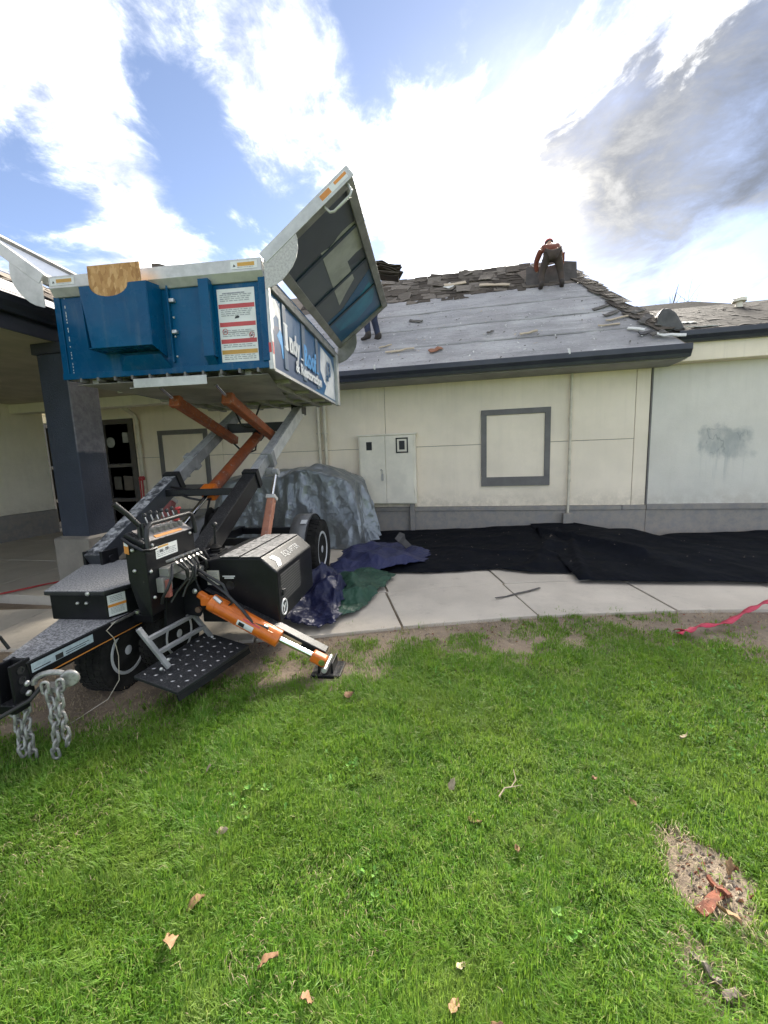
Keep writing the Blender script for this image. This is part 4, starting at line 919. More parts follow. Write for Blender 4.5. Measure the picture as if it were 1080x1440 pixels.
tp('skid_plate', MB().box((-.29, V0-.045, 2.293), (.41, V0-.038, 2.372)).box((-.33, V0-.047, 2.290), (-.29, V0-.036, 2.296)), M_galv, bevel=.002)
# front posts, rib and the pocket with its round notch
tp('rib', MB().box((.43, V0-.085, 2.52), (.52, V0-.001, 3.145)).prism([(.43,V0-.085,2.52),(.52,V0-.085,2.52),(.52,V0-.002,2.44),(.43,V0-.002,2.44)], (0,.001,.0)), M_blue, box_, bevel=.006)
tp('rib', MB().box((.935, V0-.03, ZB+.05), (1.0, V0-.001, 3.145)), M_blue, box_, bevel=.006)
tp('rib', MB().box((-1.0, V0-.012, ZB+.05), (-.94, V0-.001, 3.13)), M_blue, box_, bevel=.004)
k = 14; pk = [(-.575,3.115),(-.50,3.115)]+[(-.30+.175*math.cos(q), 3.115+.095*math.sin(q)*-1) for q in [PI-PI*i/k for i in range(k+1)]]+[(-.10,3.118),(.035,3.12),(.035,2.61),(-.52,2.61)]
tp('pocket', MB().prism([(x, V0-.20, z) for x, z in pk], (0,.006,0)), M_blue, box_, bevel=.004)
tp('pocket_side', MB().prism([(.035,V0-.196,2.61),(.035,V0-.196,3.12),(.035,V0-.002,3.15),(.035,V0-.002,2.55)], (.006,0,0)).prism([(-.56,V0-.196,2.61),(-.575,V0-.196,3.115),(-.575,V0-.002,3.12),(-.56,V0-.002,2.61)], (.006,0,0)).box((-.55,V0-.194,2.61),(.034,V0-.002,2.616)), M_blue, box_)
tp('step_plate', MB().prism([(-.30,V0-.10,2.56),(.03,V0-.10,2.56),(.09,V0-.02,2.45),(-.22,V0-.02,2.45)], (0,.004,0)).prism([(-.42,V0-.02,2.61),(-.30,V0-.10,2.56),(-.22,V0-.02,2.45),(-.40,V0-.02,2.45)], (0,.004,0)), M_blue, box_, bevel=.003)
tp('flange', MB().box((.10, V0-.03, 2.50), (.115, V0-.001, 3.14)).box((.39, V0-.012, 2.46), (.43, V0-.001, 3.14)), M_blue, box_, bevel=.003)
bolts([(.135,V0-.001,z) for z in (2.55,2.72,2.88,3.02)]+[(.41,V0-.012,z) for z in (2.6,2.75,2.9,3.05)], (0,-1,0), box_, .010)
for z in (2.74, 3.0): tp('latch', MB().box((.12,V0-.035,z), (.165,V0-.001,z+.03)), M_bolt, box_, bevel=.003)
seam = MB(); rr = random.Random(3)
for i in range(26):
    z = 2.46+.026*i
    if rr.random() < .75: seam.box((-.905+.0+rr.uniform(-.002,.002), V0-.0022, z), (-.899, V0-.0008, z+rr.uniform(.01,.024)))
tp('scratches', seam, M_stk, box_, kind='stuff')
# sticker with the safety text
lb = tp('safety_sticker', quad((.55,V0-.0015,2.475), (1,0,0), (0,0,1), .338, .605), M_stk, box_)
for z, mt_ in ((.445, M_stkr), (.295, M_stkr), (.155, M_stkr), (.065, M_stky)): tp('sticker_band', quad((.556,V0-.0028,2.475+z), (1,0,0), (0,0,1), .326, .036, .0008), mt_, lb)
for z, n_ in ((.495, 4), (.375, 4), (.335, 0), (.205, 3), (.115, 2), (.012, 3), (.235, 2)):
    if n_: label_lines((.575,V0-.0015,2.475+z), (1,0,0), (0,0,1), .29, .016*n_, n_, lb, off=.0022)
tp('sticker_title', quad((.60,V0-.0030,2.475+.562), (1,0,0), (0,0,1), .20, .012, .0005), M_stkg, lb)
for cx_, cz_ in ((.60, 2.73), (.84, 2.69)):
    tp('no_entry_mark', MB().tube([(cx_+.022*math.cos(q), V0-.003, cz_+.024*math.sin(q)) for q in [2*PI*i/18 for i in range(18)]], .003, 5, True).bar((cx_-.016,V0-.003,cz_+.016),(cx_+.016,V0-.003,cz_-.016),.005,.002,up=(0,1,0)), M_stkr, lb)
    tp('no_entry_mark', MB().bar((cx_-.012,V0-.0025,cz_-.010),(cx_+.010,V0-.0025,cz_+.008),.012,.001,up=(0,1,0)), M_ink, lb)
tp('pictogram', MB().prism([(.695,V0-.003,2.833),(.735,V0-.003,2.838),(.74,V0-.003,2.852),(.72,V0-.003,2.858),(.70,V0-.003,2.848)], (0,-.0006,0)), M_ink, lb)
# aluminium rim along the front
rim = tp('rim', MB().prism([(-.985,V0-.055,3.185),(-.985,V0-.055,3.285),(-.985,V0+.06,3.295),(-.985,V0+.06,3.12),(-.985,V0-.015,3.12)], (1.975,0,0)), M_galv, bevel=.005)
for x0 in (-.965, .72):
    lb = tp('rim_label', quad((x0,V0-.0565,3.205), (1,0,0), (0,0,1), .235, .062), M_stk, rim)
    tp('label_band', quad((x0+.06,V0-.0572,3.225), (1,0,0), (0,0,1), .15, .030, .0008), M_stky, lb); label_lines((x0+.06,V0-.056,3.209), (1,0,0), (0,0,1), .15, .012, 1, lb, off=.0016)
    tp('label_print', MB().prism([(x0+.02,V0-.0575,3.222),(x0+.045,V0-.0575,3.225),(x0+.03,V0-.0575,3.245)], (0,-.0006,0)), M_ink, lb)
tp('corner_post', MB().box((.985, V0-.028, ZB-.02), (1.025, V0+.02, 3.12)), M_galv, bevel=.004)
tp('reflector', MB().box((1.0255, V0-.02, 2.52), (1.0275, V0+.012, 2.62)), M_stkr); tp('reflector', MB().box((.99, V0-.0295, 2.53), (1.018, V0-.0282, 2.61)), M_stkr)
# side rims (hinge rails), rear frame
for s in (1, -1):
    tp('hinge_rail', MB().prism([(s*.96,V0+.03,3.06),(s*1.035,V0+.03,3.06),(s*1.04,V0+.03,3.13),(s*1.0,V0+.03,3.185),(s*.96,V0+.03,3.185)], (0,V1-V0+.02,0)), M_galvd, bevel=.005)
tp('rear_rim', MB().box((-1.0, V1-.05, 3.12), (1.0, V1+.04, 3.22)), M_galv, bevel=.006)
tp('corner_post', MB().box((.99, V1-.10, ZB-.03), (1.045, V1+.03, 3.10)), M_galv, bevel=.005)
tp('bottom_edge', MB().box((.992, V0+.02, ZB-.022), (1.012, V1-.10, ZB+.004)), M_galv)
# side graphics: u = +1 face, text runs rearwards
X1 = BX+.0012
def side(poly, mt_, nm, o=.0, parent=None): return tp(nm, MB().prism([(X1+o, y, z) for y, z in poly], (.0008,0,0)), mt_, parent or gfx)
gfx = tp('side_graphic', MB().prism([(X1, y, z) for y, z in [(V0+.05,ZB+.01),(V1-.11,ZB+.01),(V1-.11,3.055),(V0+.05,3.055)]], (.0008,0,0)), M_vblue)
side([(.76,2.42),(1.9,2.42),(2.6,2.46),(2.4,2.60),(1.5,2.66),(.98,2.82),(.76,2.78)], mat('vinyl_mid_blue', (.055,.085,.155), (.04,.075,.15), scale=1.5, rough=.35), 'graphic_band', .001)
side([(.755,2.78),(.755,3.0),(.86,3.03),(.985,2.98),(.985,2.72),(.93,2.80),(.93,2.88),(.87,2.90),(.80,2.85),(.80,2.74)], M_vwhite, 'emblem_house', .002)
side([(.86,2.72),(.955,2.80),(1.02,2.74),(1.00,2.63),(.94,2.66)], M_lblue, 'emblem_house', .003)
side([(.945,2.66),(1.06,2.70),(1.075,2.58),(.975,2.54)], M_lblue, 'emblem_house', .004)
side([(2.38,2.44),(V1-.12,2.44),(V1-.12,2.82),(2.95,2.98),(2.42,3.02),(2.36,2.72),(2.52,2.60)], M_vwhite, 'white_panel', .002)
side([(2.05,2.42),(2.47,2.42),(2.62,2.56),(2.53,2.60)], M_vblue, 'blue_wedge', .0035)
M_stake = mat('stake_blue', (.16, .20, .26), (.10, .13, .18), scale=3, rough=.3)
def stake(y, d): tp('stake', MB().box((X1+.001, y, 2.46), (X1+.014, y+d, 3.055)), M_stake, bevel=.004)
stake(1.01, .10); stake(1.60, .12); stake(2.15, .10)
def vtext(body, y, z, size, mt_, sx, bold, nm='lettering', o=.0155):
    return text(nm, body, size, mt_, gfx, frame_m((X1+o, y, z), (0,1,0), (0,0,1)), sx=sx, bold=bold)
def serifs(glyph_x, z, mt_):
    for a, b in glyph_x: tp('serif', MB().box((X1+.0150, a, z-.008), (X1+.0165, b, z+.010)), mt_, gfx)
vtext('I', 1.035, 2.66, .31, M_vwhite, 1.2, .016); vtext('ndy', 1.165, 2.66, .27, M_vwhite, .82, .012)
serifs([(1.02,1.13),(1.17,1.26),(1.28,1.36),(1.52,1.60)], 2.665, M_vwhite); serifs([(1.02,1.13)], 2.875, M_vwhite)
vtext('Roof', 1.64, 2.635, .30, M_lblue, .80, .012); serifs([(1.63,1.73),(2.13,2.22)], 2.64, M_lblue)
vtext('& Restoration', 1.33, 2.505, .155, M_vwhite, 1.16, .006)
vtext('(', 2.64, 2.72, .24, M_vblue, .9, .012); vtext('3', 2.76, 2.72, .24, M_vblue, .9, .012); vtext('Call', 2.60, 2.64, .09, M_vblue, .9, .004)

# lids, opened outwards over the two long sides
def lid(s):
    h0, h1 = Vector((s*1.02, 0, 3.27)), Vector((s*1.765, 0, 3.84))
    e = (h1-h0).normalized(); nrm = Vector((e.z*s, 0, -e.x*s)) if s > 0 else Vector((-e.z, 0, e.x)); nrm = Vector((abs(e.z)*s, 0, -abs(e.x)))
    W_ = (h1-h0).length; ya, yb = .62, 3.42
    def Q(a, y, o): p = h0+e*a+nrm*o; return Vector((p.x, y, p.z))
    def blk(a0, a1, y0, y1, o0, o1): return MB().prism([Q(a0,y0,o0),Q(a1,y0,o0),Q(a1,y1,o0),Q(a0,y1,o0)], nrm*(o1-o0))
    ld = tp('lid', blk(.05, W_-.05, ya+.05, yb-.05, .0, .012), M_slate)
    tp('lid_frame', blk(0, W_, ya, ya+.085, -.035, .05), M_galvd if s > 0 else M_galv, ld, bevel=.006)
    tp('lid_frame', blk(0, W_, yb-.085, yb, -.035, .05), M_galvd, ld, bevel=.006)
    tp('lid_frame', blk(W_-.085, W_+.002, ya+.086, yb-.086, -.035, .05), M_galvd, ld, bevel=.006)
    tp('lid_frame', blk(-.002, .085, ya+.086, yb-.086, -.035, .05), M_galvd, ld, bevel=.006)
    tp('lid_edge', blk(-.01, W_+.01, ya-.008, ya-.001, -.04, .056), M_galv, ld, bevel=.003)
    for f in (.219, .455, .695):
        y = ya+(yb-ya)*f; tp('lid_rib', blk(.09, W_-.09, y-.022, y+.022, .013, .028), mat('lid_rib_%d' % int(f*100), (.02,.035,.065), rough=.4) if f == .219 else M_vdark, ld, bevel=.003)
    # hinge gussets at both ends
    cx_, cz_ = 1.02, 3.25
    pts = [(1.02, 3.24), (1.30, 3.455), (1.318, 3.385), (1.320, 3.31), (1.300, 3.235), (1.262, 3.17), (1.211, 3.115), (1.165, 3.075), (1.11, 3.045), (1.038, 3.022), (1.02, 3.02)]
    for y in (ya-.004, yb-.03): tp('gusset', MB().prism([(s*a, y, b) for a, b in pts], (0, .006, 0)), mat('speckled_galvanised', (.46,.45,.42), (.33,.32,.30), scale=60, rough=.5, metal=.2) if y < 1 and s > 0 else (M_galv if s < 0 else M_galvd), ld)
    if s > 0:
        # printed outer face: slate field, pale house mark and a blue sweep
        g = .0135
        def face(poly, mt_, nm, o): return tp(nm, MB().prism([Q(a, ya+(yb-ya)*b, g+o) for a, b in poly], nrm*.0008), mt_, ld)
        k = 10; W2 = W_
        face([(.088,.03),(.088,.20),(.43,.205),(.60,.40),(.85,.44),(.85,.03)], mat('vinyl_dark_slate', (.040,.048,.070), (.05,.06,.085), scale=2, rough=.35), 'dark_field', .0003)
        face([(.09,.66),(.35,.66),(.61,.60),(.853,.545),(.853,.968),(.09,.968)], M_vblue, 'blue_sweep', .0005)
        face([(.15,.738),(.35,.732),(.61,.688),(.80,.639),(.823,.758),(.744,.843),(.443,.882),(.165,.839)], mat('vinyl_sky_sweep', (.03,.22,.36), (.02,.13,.26), scale=2, rough=.4), 'blue_sweep', .001)
        face([(.434,.198),(.48,.202),(.528,.211),(.59,.206),(.644,.198),(.71,.193),(.784,.194),(.853,.20),(.853,.37),(.767,.364),(.642,.37),(.638,.514),(.48,.56),(.337,.61)], M_logo, 'logo_mark', .0015)
        hd = [Q(W_-.045, ya+.05, .05), Q(W_-.045, ya+.05, .12), Q(W_-.075, ya+.12, .135), Q(W_-.13, ya+.30, .135), Q(W_-.14, ya+.36, .12), Q(W_-.14, ya+.36, .05)]
        hd = [Q(W_-.06, ya+.03, .05), Q(W_-.07, ya+.03, .11), Q(W_-.10, ya+.035, .125), Q(W_-.27, ya+.035, .125), Q(W_-.30, ya+.03, .11), Q(W_-.31, ya+.03, .05)]
        tp('lid_handle', MB().tube(hd, .011, 8), M_galv, ld, smooth=True)
        o_ = Q(W_-.30, ya-.0095, .012)
        lb = tp('rim_label', MB().prism([Q(W_-.30,ya-.0085,-.02), Q(W_-.03,ya-.0085,-.02), Q(W_-.03,ya-.0085,.035), Q(W_-.30,ya-.0085,.035)], (0,-.001,0)), M_stk, ld)
        tp('label_band', MB().prism([Q(W_-.30,ya-.0098,-.014), Q(W_-.20,ya-.0098,-.014), Q(W_-.20,ya-.0098,.03), Q(W_-.30,ya-.0098,.03)], (0,-.0008,0)).prism([Q(W_-.15,ya-.0098,-.014), Q(W_-.03,ya-.0098,-.014), Q(W_-.03,ya-.0098,.01), Q(W_-.15,ya-.0098,.01)], (0,-.0008,0)), M_stko, lb)
M_vdark = mat('lid_rib_dark', (.012,.028,.055), rough=.4)
lid(1); lid(-1)

# board standing in the pocket, rubbish showing over the rim (things of their own)
def osb():
    mt, t, b = base('osb'); v = t.mapping(t.coord('Object'), rot=(.3, .2, .6), scale=(1, 1, .45))
    vo = t.new('ShaderNodeTexVoronoi'); t.put(vo.inputs['Vector'], t.vmath('ADD', v, t.comb(t.math('MULTIPLY', t.noise(v, 9.), .12), 0., 0.))); vo.inputs['Scale'].default_value = 34
    rp = t.new('ShaderNodeValToRGB'); t.put(rp.inputs[0], t.sep(vo.outputs['Color'])[0]); e = rp.color_ramp.elements
    e[0].color = (.30, .145, .045, 1); e[1].color = (.56, .34, .15, 1); e.new(.5).color = (.43, .235, .085, 1)
    t.put(b.inputs['Base Color'], t.mix(t.ramp(t.noise(v, 60., 5, .7), .5, .7, 0., .5), rp.outputs[0], (.25, .12, .04))); b.inputs['Roughness'].default_value = .75
    bump_to(t, b, vo.outputs['Distance'], .3, .004); return mt
ob = thing('osb_board', 'tan wafer board standing in the notched front pocket of the blue box', 'board', (-2.6, 2.6, 0), A_T)
part('board', MB().box((-.485, V0-.188, 2.64), (-.012, V0-.176, 3.275)), osb(), ob, local=True, bevel=.002)
def scrap_mesh(k, l=.3, wd=.12, th=.012):
    rr = random.Random(k); mb = MB(); n_ = 4
    top = []; 
    for i in range(n_+1):
        x = l*(i/n_-.5); a = wd/2*(1+rr.uniform(-.4,.25)); b = -wd/2*(1+rr.uniform(-.4,.25)); z = rr.uniform(-.012,.012)
        top += [(x, a, z), (x, b, z)]
    bot = [(x, y, z-th) for x, y, z in top]; m_ = len(top); F = []
    for i in range(n_):
        a = 2*i; F += [(a, a+1, a+3, a+2), (m_+a+2, m_+a+3, m_+a+1, m_+a), (a+2, m_+a+2, m_+a, a), (a+1, m_+a+1, m_+a+3, a+3)]
    F += [(0, m_, m_+1, 1), (m_-2, m_-1, 2*m_-1, 2*m_-2)]
    return mb.add(top+bot, F)
def scrap(lab, M_, k, mt, l, wd, th=.012, name='shingle_scrap', cat='scrap', group=None):
    o = part(name, scrap_mesh(k, l, wd, th), mt); o.matrix_world = M_; o.matrix_basis = M_
    return tag(o, lab, cat, group)
TM = Matrix.Translation((-2.6, 2.6, 0)) @ Matrix.Rotation(A_T, 4, 'Z')
M_scr = mat('old_shingle_scrap', (.075,.066,.060), (.12,.11,.10), scale=14, rough=.9, bump=.4)
scrap('small dark shingle lump above the tan board on the box rim', TM @ Matrix.Translation((-.29, V0-.01, 3.312)) @ Euler((.3,.1,.3)).to_matrix().to_4x4(), 61, M_scr, .09, .06, .03, group='scraps heaped along the box rim')
scrap('long dark shingle lump on the box rim right of the tan board', TM @ Matrix.Translation((.12, V0+.02, 3.312)) @ Euler((.1,.05,.1)).to_matrix().to_4x4(), 62, M_scr, .26, .10, .03, group='scraps heaped along the box rim')

# ------------------------------------------------------------------ tarps
def tarpmat(name, c1, c2, rough, bump, bscale, weave=False, spec=.5):
    mt, t, b = base(name); v = t.coord('Object')
    c = t.mix(t.ramp(t.noise(v, 4.5, 6, .65), .35, .66), c1, c2)
    c = t.mix(t.ramp(t.noise(v, 48., 5, .75), .66, .74, 0., .4), c, tuple(min(1, x*2.0+.008) for x in c1))
    t.put(b.inputs['Base Color'], c); b.inputs['Roughness'].default_value = rough; b.inputs['Specular IOR Level'].default_value = spec
    def f1(sc, st):
        vo = t.new('ShaderNodeTexVoronoi'); vo.inputs['Scale'].default_value = sc
        t.put(vo.inputs['Vector'], t.vmath('ADD', t.mapping(v, rot=(.2, .3, .5), scale=st), t.comb(t.math('MULTIPLY', t.noise(v, 2.), .15), t.math('MULTIPLY', t.noise(t.mapping(v, loc=(3,3,3)), 2.), .15), 0.)))
        return vo.outputs['Distance']
    h_ = t.math('ADD', f1(bscale*.7, (1,1,.45)), t.math('ADD', t.math('MULTIPLY', f1(bscale*2.1, (1,.8,.6)), .45), t.math('MULTIPLY', f1(bscale*6, (1,1,1)), .05)))
    bump_to(t, b, h_, bump, .06)
    return mt
M_silver = tarpmat('silver_tarp', (.205,.22,.23), (.18,.193,.203), .30, .8, 3.4)
M_silver.node_tree.nodes['Principled BSDF'].inputs['Metallic'].default_value = .45
M_bltarp = tarpmat('black_ground_cloth', (.0035,.0045,.0075), (.0055,.0066,.0105), .74, .5, 4., spec=.07)
M_navytarp = tarpmat('navy_tarp', (.026,.030,.088), (.024,.029,.080), .5, .4, 6., spec=.25)
M_darknavy = tarpmat('dark_navy_tarp', (.014,.018,.058), (.010,.012,.040), .4, .5, 7., spec=.3)
M_greentarp = tarpmat('green_tarp', (.030,.080,.052), (.020,.056,.036), .45, .5, 7., spec=.25)
def polyline(pts):
    P_ = np.array(pts, float); d = np.r_[0, np.cumsum(np.linalg.norm(np.diff(P_, axis=0), axis=1))]; d /= d[-1]
    return lambda u: np.array([np.interp(u, d, P_[:, k]) for k in range(P_.shape[1])])
def tri(x): x = x-math.floor(x); return 1-abs(2*x-1)
def pleats(x, y, freq, seed, n=7):
    """long straight-ish folds with sharp crests in several directions, fading in and out"""
    rr_ = random.Random(seed); h = 0.; wx = .16*fbm(x*1.3, y*1.3, seed, 2); x, y = x+wx, y-wx
    for i in range(n):
        a = rr_.uniform(0, PI); f = freq*rr_.uniform(.5, 1.7); ph = rr_.random()
        m_ = max(0., min(1., .5+1.5*mnoise.noise(Vector((x*.9*freq, y*.9*freq, seed+i*3.7)))))
        h += m_*tri((x*math.cos(a)+y*math.sin(a))*f+ph)**1.6/(f/freq)
    return h/n*1.9
def sheet(name, lab, near, far, mt, amp, freq, seed, nu=120, nv=60, edge=.03, creases=(), zbase=.046, aniso=1., group=None):
    a, b = polyline(near), polyline(far)
    def f(u, v):
        p = a(u)*(1-v)+b(u)*v; x, y = p[0], p[1]
        wob = edge*fbm(u*7+seed, v*7, seed); x += wob*(1 if v in (0, 1) or u in (0, 1) else .4); y += edge*fbm(u*9+seed+5, v*5, seed)*(1 if v in (0, 1) else .3)
        r3 = ridge(x*freq*4, y*freq*4, seed+7)
        fall = min(1, min(v, 1-v, u, 1-u)*7)
        h = amp*pleats(x, y, freq, int(seed))*(.35+.65*fall)+amp*.03*r3+.004
        for (x0, y0, x1, y1, hh, ww) in creases:
            q0, q1 = np.array((x0, y0)), np.array((x1, y1)); q = np.array((x, y)); t = np.clip(np.dot(q-q0, q1-q0)/np.dot(q1-q0, q1-q0), 0, 1)
            h += hh*math.exp(-(np.linalg.norm(q-q0-t*(q1-q0))/ww)**2)
        return (x, y, p[2]+zbase+h)
    o = part(name, MB().grid(f, nu, nv), mt, smooth='all', solid=.003)
    return tag(o, lab, 'tarp', group)
sheet('ground_cloth', 'black ground cloth lying along the wall below the blind window',
      [(-1.45,5.10,0),(-.54,5.17,0),(.386,5.42,0),(.771,5.27,0),(1.36,5.33,0),(1.75,5.5,0)], [(-1.95,7.93,.02),(-.85,7.95,.05),(.3,7.95,.10),(1.5,7.94,.17),(1.9,7.93,.14),(2.2,7.9,.1)],
      M_bltarp, .11, .9, 3, 150, 80, creases=((.9,5.6,1.5,7.4,.05,.10),(-.4,6.4,1.2,6.0,.03,.08)))
sheet('ground_cloth', 'black ground cloth with a folded corner before the grey annex wall',
      [(1.27,4.93,.0),(1.92,4.94,0),(2.67,5.01,0),(3.22,5.02,0),(6,5.1,0),(10,5.2,0)], [(1.15,7.9,.17),(1.9,7.93,.19),(2.5,7.75,.10),(2.85,7.3,.03),(3.4,7.66,.03),(5,7.86,.06)],
      M_bltarp, .12, .85, 11, 170, 80, zbase=.062, creases=((1.2,7.3,2.3,5.9,.08,.07),(1.35,5.0,1.65,7.0,.05,.05),(2.8,7.0,3.6,6.2,.03,.12)))
sheet('blue_tarp', 'crumpled navy blue tarp spread beside the trailer wheel',
      [(-1.80,4.35,0),(-1.55,4.45,0),(-1.2,4.95,0),(-.95,5.25,0),(-.62,5.52,0)], [(-1.95,6.15,.02),(-1.8,6.5,.02),(-1.45,6.75,.02),(-1.0,6.55,.02),(-.58,6.15,.02)],
      M_navytarp, .17, 1.5, 21, 110, 90, edge=.07, zbase=.075, creases=((-1.5,6.2,-.9,5.6,.06,.12),(-1.7,5.6,-1.2,5.2,.07,.1)))
sheet('green_tarp', 'crumpled dark green tarp flap on the pavement edge',
      [(-1.62,3.70,0),(-1.25,3.50,0),(-1.07,3.72,0)], [(-1.75,4.9,.03),(-1.3,5.15,.03),(-.93,4.98,.02)], M_greentarp, .16, 2.0, 33, 90, 90, edge=.05, creases=((-1.5,4.7,-1.15,4.0,.05,.07),))
sheet('dark_tarp', 'bunched dark navy tarp below the engine cover',
      [(-1.78,3.40,0),(-1.45,3.27,0),(-1.19,3.34,0)], [(-2.0,4.6,.05),(-1.65,4.65,.06),(-1.36,4.25,.02)], M_darknavy, .30, 2.2, 45, 90, 90, edge=.06, zbase=.06, creases=((-1.7,3.7,-1.35,4.1,.08,.09),))
# silver tarp over something bulky by the wall
SX, SY, AX, AY = -3.28, 7.20, 1.54, .66
def stop(x): return float(np.interp(x, [-4.9,-4.6,-4.0,-3.2,-2.72,-2.3,-1.9,-1.6], [.98,1.30,1.36,1.38,1.47,1.36,1.17,.95]))
def sfn(u, v):
    th = 2*PI*u; ct, sn = math.cos(th), math.sin(th); n_ = 7.
    rad = (abs(ct)**n_+abs(sn)**n_)**(-1/n_)
    top = v < .45
    s = (v/.45)*.86 if top else .86+.14*((v-.45)/.55)**.8
    x = SX+AX*rad*ct*s; y = SY+AY*rad*sn*s
    q = 0 if top else (v-.45)/.55
    z = stop(x)*(1-.06*(s/.86)**3 if top else .94*(1-q)**.92)+.03*(1-q)*ridge(x*1.3, y*2, 4)
    fold = (tri(th*1.35+.10*q+.12*fbm(th*2, q, 1))**2*.24+tri(th*3.3-.25*q+.2*fbm(th*3, q*2, 5))**2*.15*max(0, .4+fbm(th*1.5, 2))+tri(th*6.5+.5*q)**2*.05-.13)*q**.5
    fl = .025*q**3
    x += (fold+fl)*ct; y += (fold+fl)*sn*.8
    x += .02*fbm(th*6, v*8, 2); z += .17*pleats(x, y, 1.5, 77)*(1-q*.9)-.05
    return (x, min(y, 7.93), max(z, .03))
tag(part('silver_tarp', MB().grid(sfn, 220, 70), M_silver, smooth=True), 'crinkled silver grey tarp draped over bulky equipment by the wall', 'tarp')
scrap('dark felt scrap standing on the navy tarp', Matrix.Translation((-1.02, 6.30, .23)) @ Euler((1.15, .9, .5)).to_matrix().to_4x4(), 71, mat('felt_scrap_dark', (.075,.07,.068), scale=9, rough=.85), .30, .16, name='felt_scrap')
scrap('thin dark strip lying across the pavement joint', Matrix.Translation((.54, 4.49, .052)) @ Euler((0, 0, .67)).to_matrix().to_4x4(), 72, M_scr, .66, .028, .006, name='felt_strip_scrap')

# ------------------------------------------------------------------ ropes and straps
M_pink = mat('red_strap', (.52,.030,.075), (.40,.02,.05), scale=14, rough=.5)
def ribbon(pts, wd, th=.004):
    mb = MB(); P_ = [Vector(p) for p in pts]; vs = []
    for i, p in enumerate(P_):
        t = (P_[min(i+1, len(P_)-1)]-P_[max(i-1, 0)]).normalized(); a = t.cross(Vector((0,0,1))).normalized(); tw = .7*math.sin(i*1.1)
        a = a*math.cos(tw)+Vector((0,0,1))*math.sin(tw)*.8
        vs += [p-a*wd/2, p+a*wd/2]
    return mb.add(vs, [(2*i, 2*i+1, 2*i+3, 2*i+2) for i in range(len(P_)-1)])
pts = [(1.72,3.60,.055),(1.78,3.66,.065),(1.74,3.70,.05),(1.80,3.62,.075),(1.88,3.71,.07),(1.98,3.77,.065),(2.1,3.80,.07),(2.22,3.86,.075),(2.36,3.97,.10),(2.5,4.07,.12),(2.65,4.2,.12),(2.8,4.32,.11),(3.1,4.5,.08),(3.5,4.7,.06),(4.2,4.9,.05)]
sm = [Vector(pts[i]).lerp(Vector(pts[i+1]), t) for i in range(len(pts)-1) for t in (0, .33, .66)]
so_ = part('red_strap', ribbon(sm, .05), M_pink, smooth='all', solid=.004); tag(so_, 'loose pinkish red strap trailing over the lawn edge', 'strap')
rp_ = part('red_rope', MB().tube([(-8,1.9,.14),(-6.6,2.75,.135),(-5.6,3.35,.135),(-5.3,4.0,.133),(-5.1,4.2,.133),(-4.95,4.5,.133)], .010, 8).tube([(-8,2.0,.14),(-6.5,2.86,.135),(-5.5,3.5,.135),(-5.2,4.2,.133)], .008, 8), M_red, smooth=True)
tag(rp_, 'red rope lying on the porch slab behind the trailer tongue', 'rope')

# ------------------------------------------------------------------ rubbish on the roof
M_wood = mat('split_wood', (.46,.38,.28), (.36,.29,.21), scale=12, rough=.85, stretch=(1, 6, 6)); M_rwood = mat('red_wood_scrap', (.26,.11,.06), scale=9, rough=.85)
M_pale = mat('pale_paper_scrap', (.62,.61,.58), rough=.8)
RS = [(-1.24,7.82,.55,.05,.12,M_wood,'long pale wood strip on the felt near the eave'), (-.56,7.74,.26,.12,.5,M_rwood,'reddish brown wood scrap near the eave above the cabinet'),
      (-1.55,8.0,.26,.03,.3,M_wood,'short pale strip left of the long wood strip on the roof'), (-1.03,8.76,.30,.08,-.3,M_scr,'dark shingle scrap in the middle of the felt left of centre'),
      (1.09,8.0,.32,.05,.25,M_wood,'thin pale splinter on the felt above the blind window'), (.43,8.13,.14,.05,.6,M_scr,'small dark scrap on the felt left of the pale splinter'),
      (2.44,8.58,.30,.07,.35,M_scr,'dark shingle scrap high on the right of the felt'), (2.60,8.18,.42,.04,.3,M_wood,'pale split lath near the right hip of the roof'),
      (2.42,8.02,.36,.035,.1,M_wood,'narrow pale lath below the split lath near the hip'), (2.78,7.82,.26,.08,-.5,M_pale,'white scrap near the right corner of the felt'),
      (2.90,7.70,.24,.09,.2,M_dark,'black scrap in the right corner of the roof'), (-.26,10.05,.50,.14,.2,M_wood,'pale board caught among the loose shingles left of the worker'),
      (.60,9.80,.66,.10,-.25,M_wood,'pale slat at the torn edge of the shingles'), (-.40,10.0,.26,.20,.9,M_pale,'pale square scrap on the stripped shingles'), (2.55,8.35,.3,.09,.4,M_scr,'dark shingle scrap hanging over the hip edge')]
for i, (x, Y, l, wd, sp_, mt_, lab) in enumerate(RS):
    scrap(lab, on_roof(x, Y, .075 if Y < 9.6 else .12, sp_, .05), 100+i, mt_, l, wd, .014, 'roof_scrap')
for i, (x, zz) in enumerate(((-1.62, 3.19), (1.62, 3.19))):
    o = part('paper_tag', MB().add([(x-.02,7.27,zz-.05),(x+.02,7.265,zz-.045),(x+.015,7.28,zz+.03),(x-.015,7.29,zz+.03),(x+.01,7.33,zz+.05),(x-.02,7.34,zz+.05)], [(0,1,2,3),(3,2,4,5)]), M_pale, solid=.002)
    tag(o, ('white paper shred hanging over the gutter near the trailer', 'white paper shred on the gutter above the blind window')[i], 'paper')
lt = MB(); rr = random.Random(5)
for i in range(650):
    Y = 7.4+2.1*rr.random(); x = valx(Y)+1.5+(hipx(Y)-.1-valx(Y)-1.5)*rr.random()
    l = .006+.03*rr.random()**3; wd = .003+.012*rr.random()**2; M_ = on_roof(x, Y, .048, rr.uniform(0, PI), 0)
    lt.add([M_ @ Vector(p) for p in ((-l,-wd,0),(l,-wd*.6,0),(l*.7,wd,.006),(-l,wd*.8,.003))], [(0,1,2,3)])
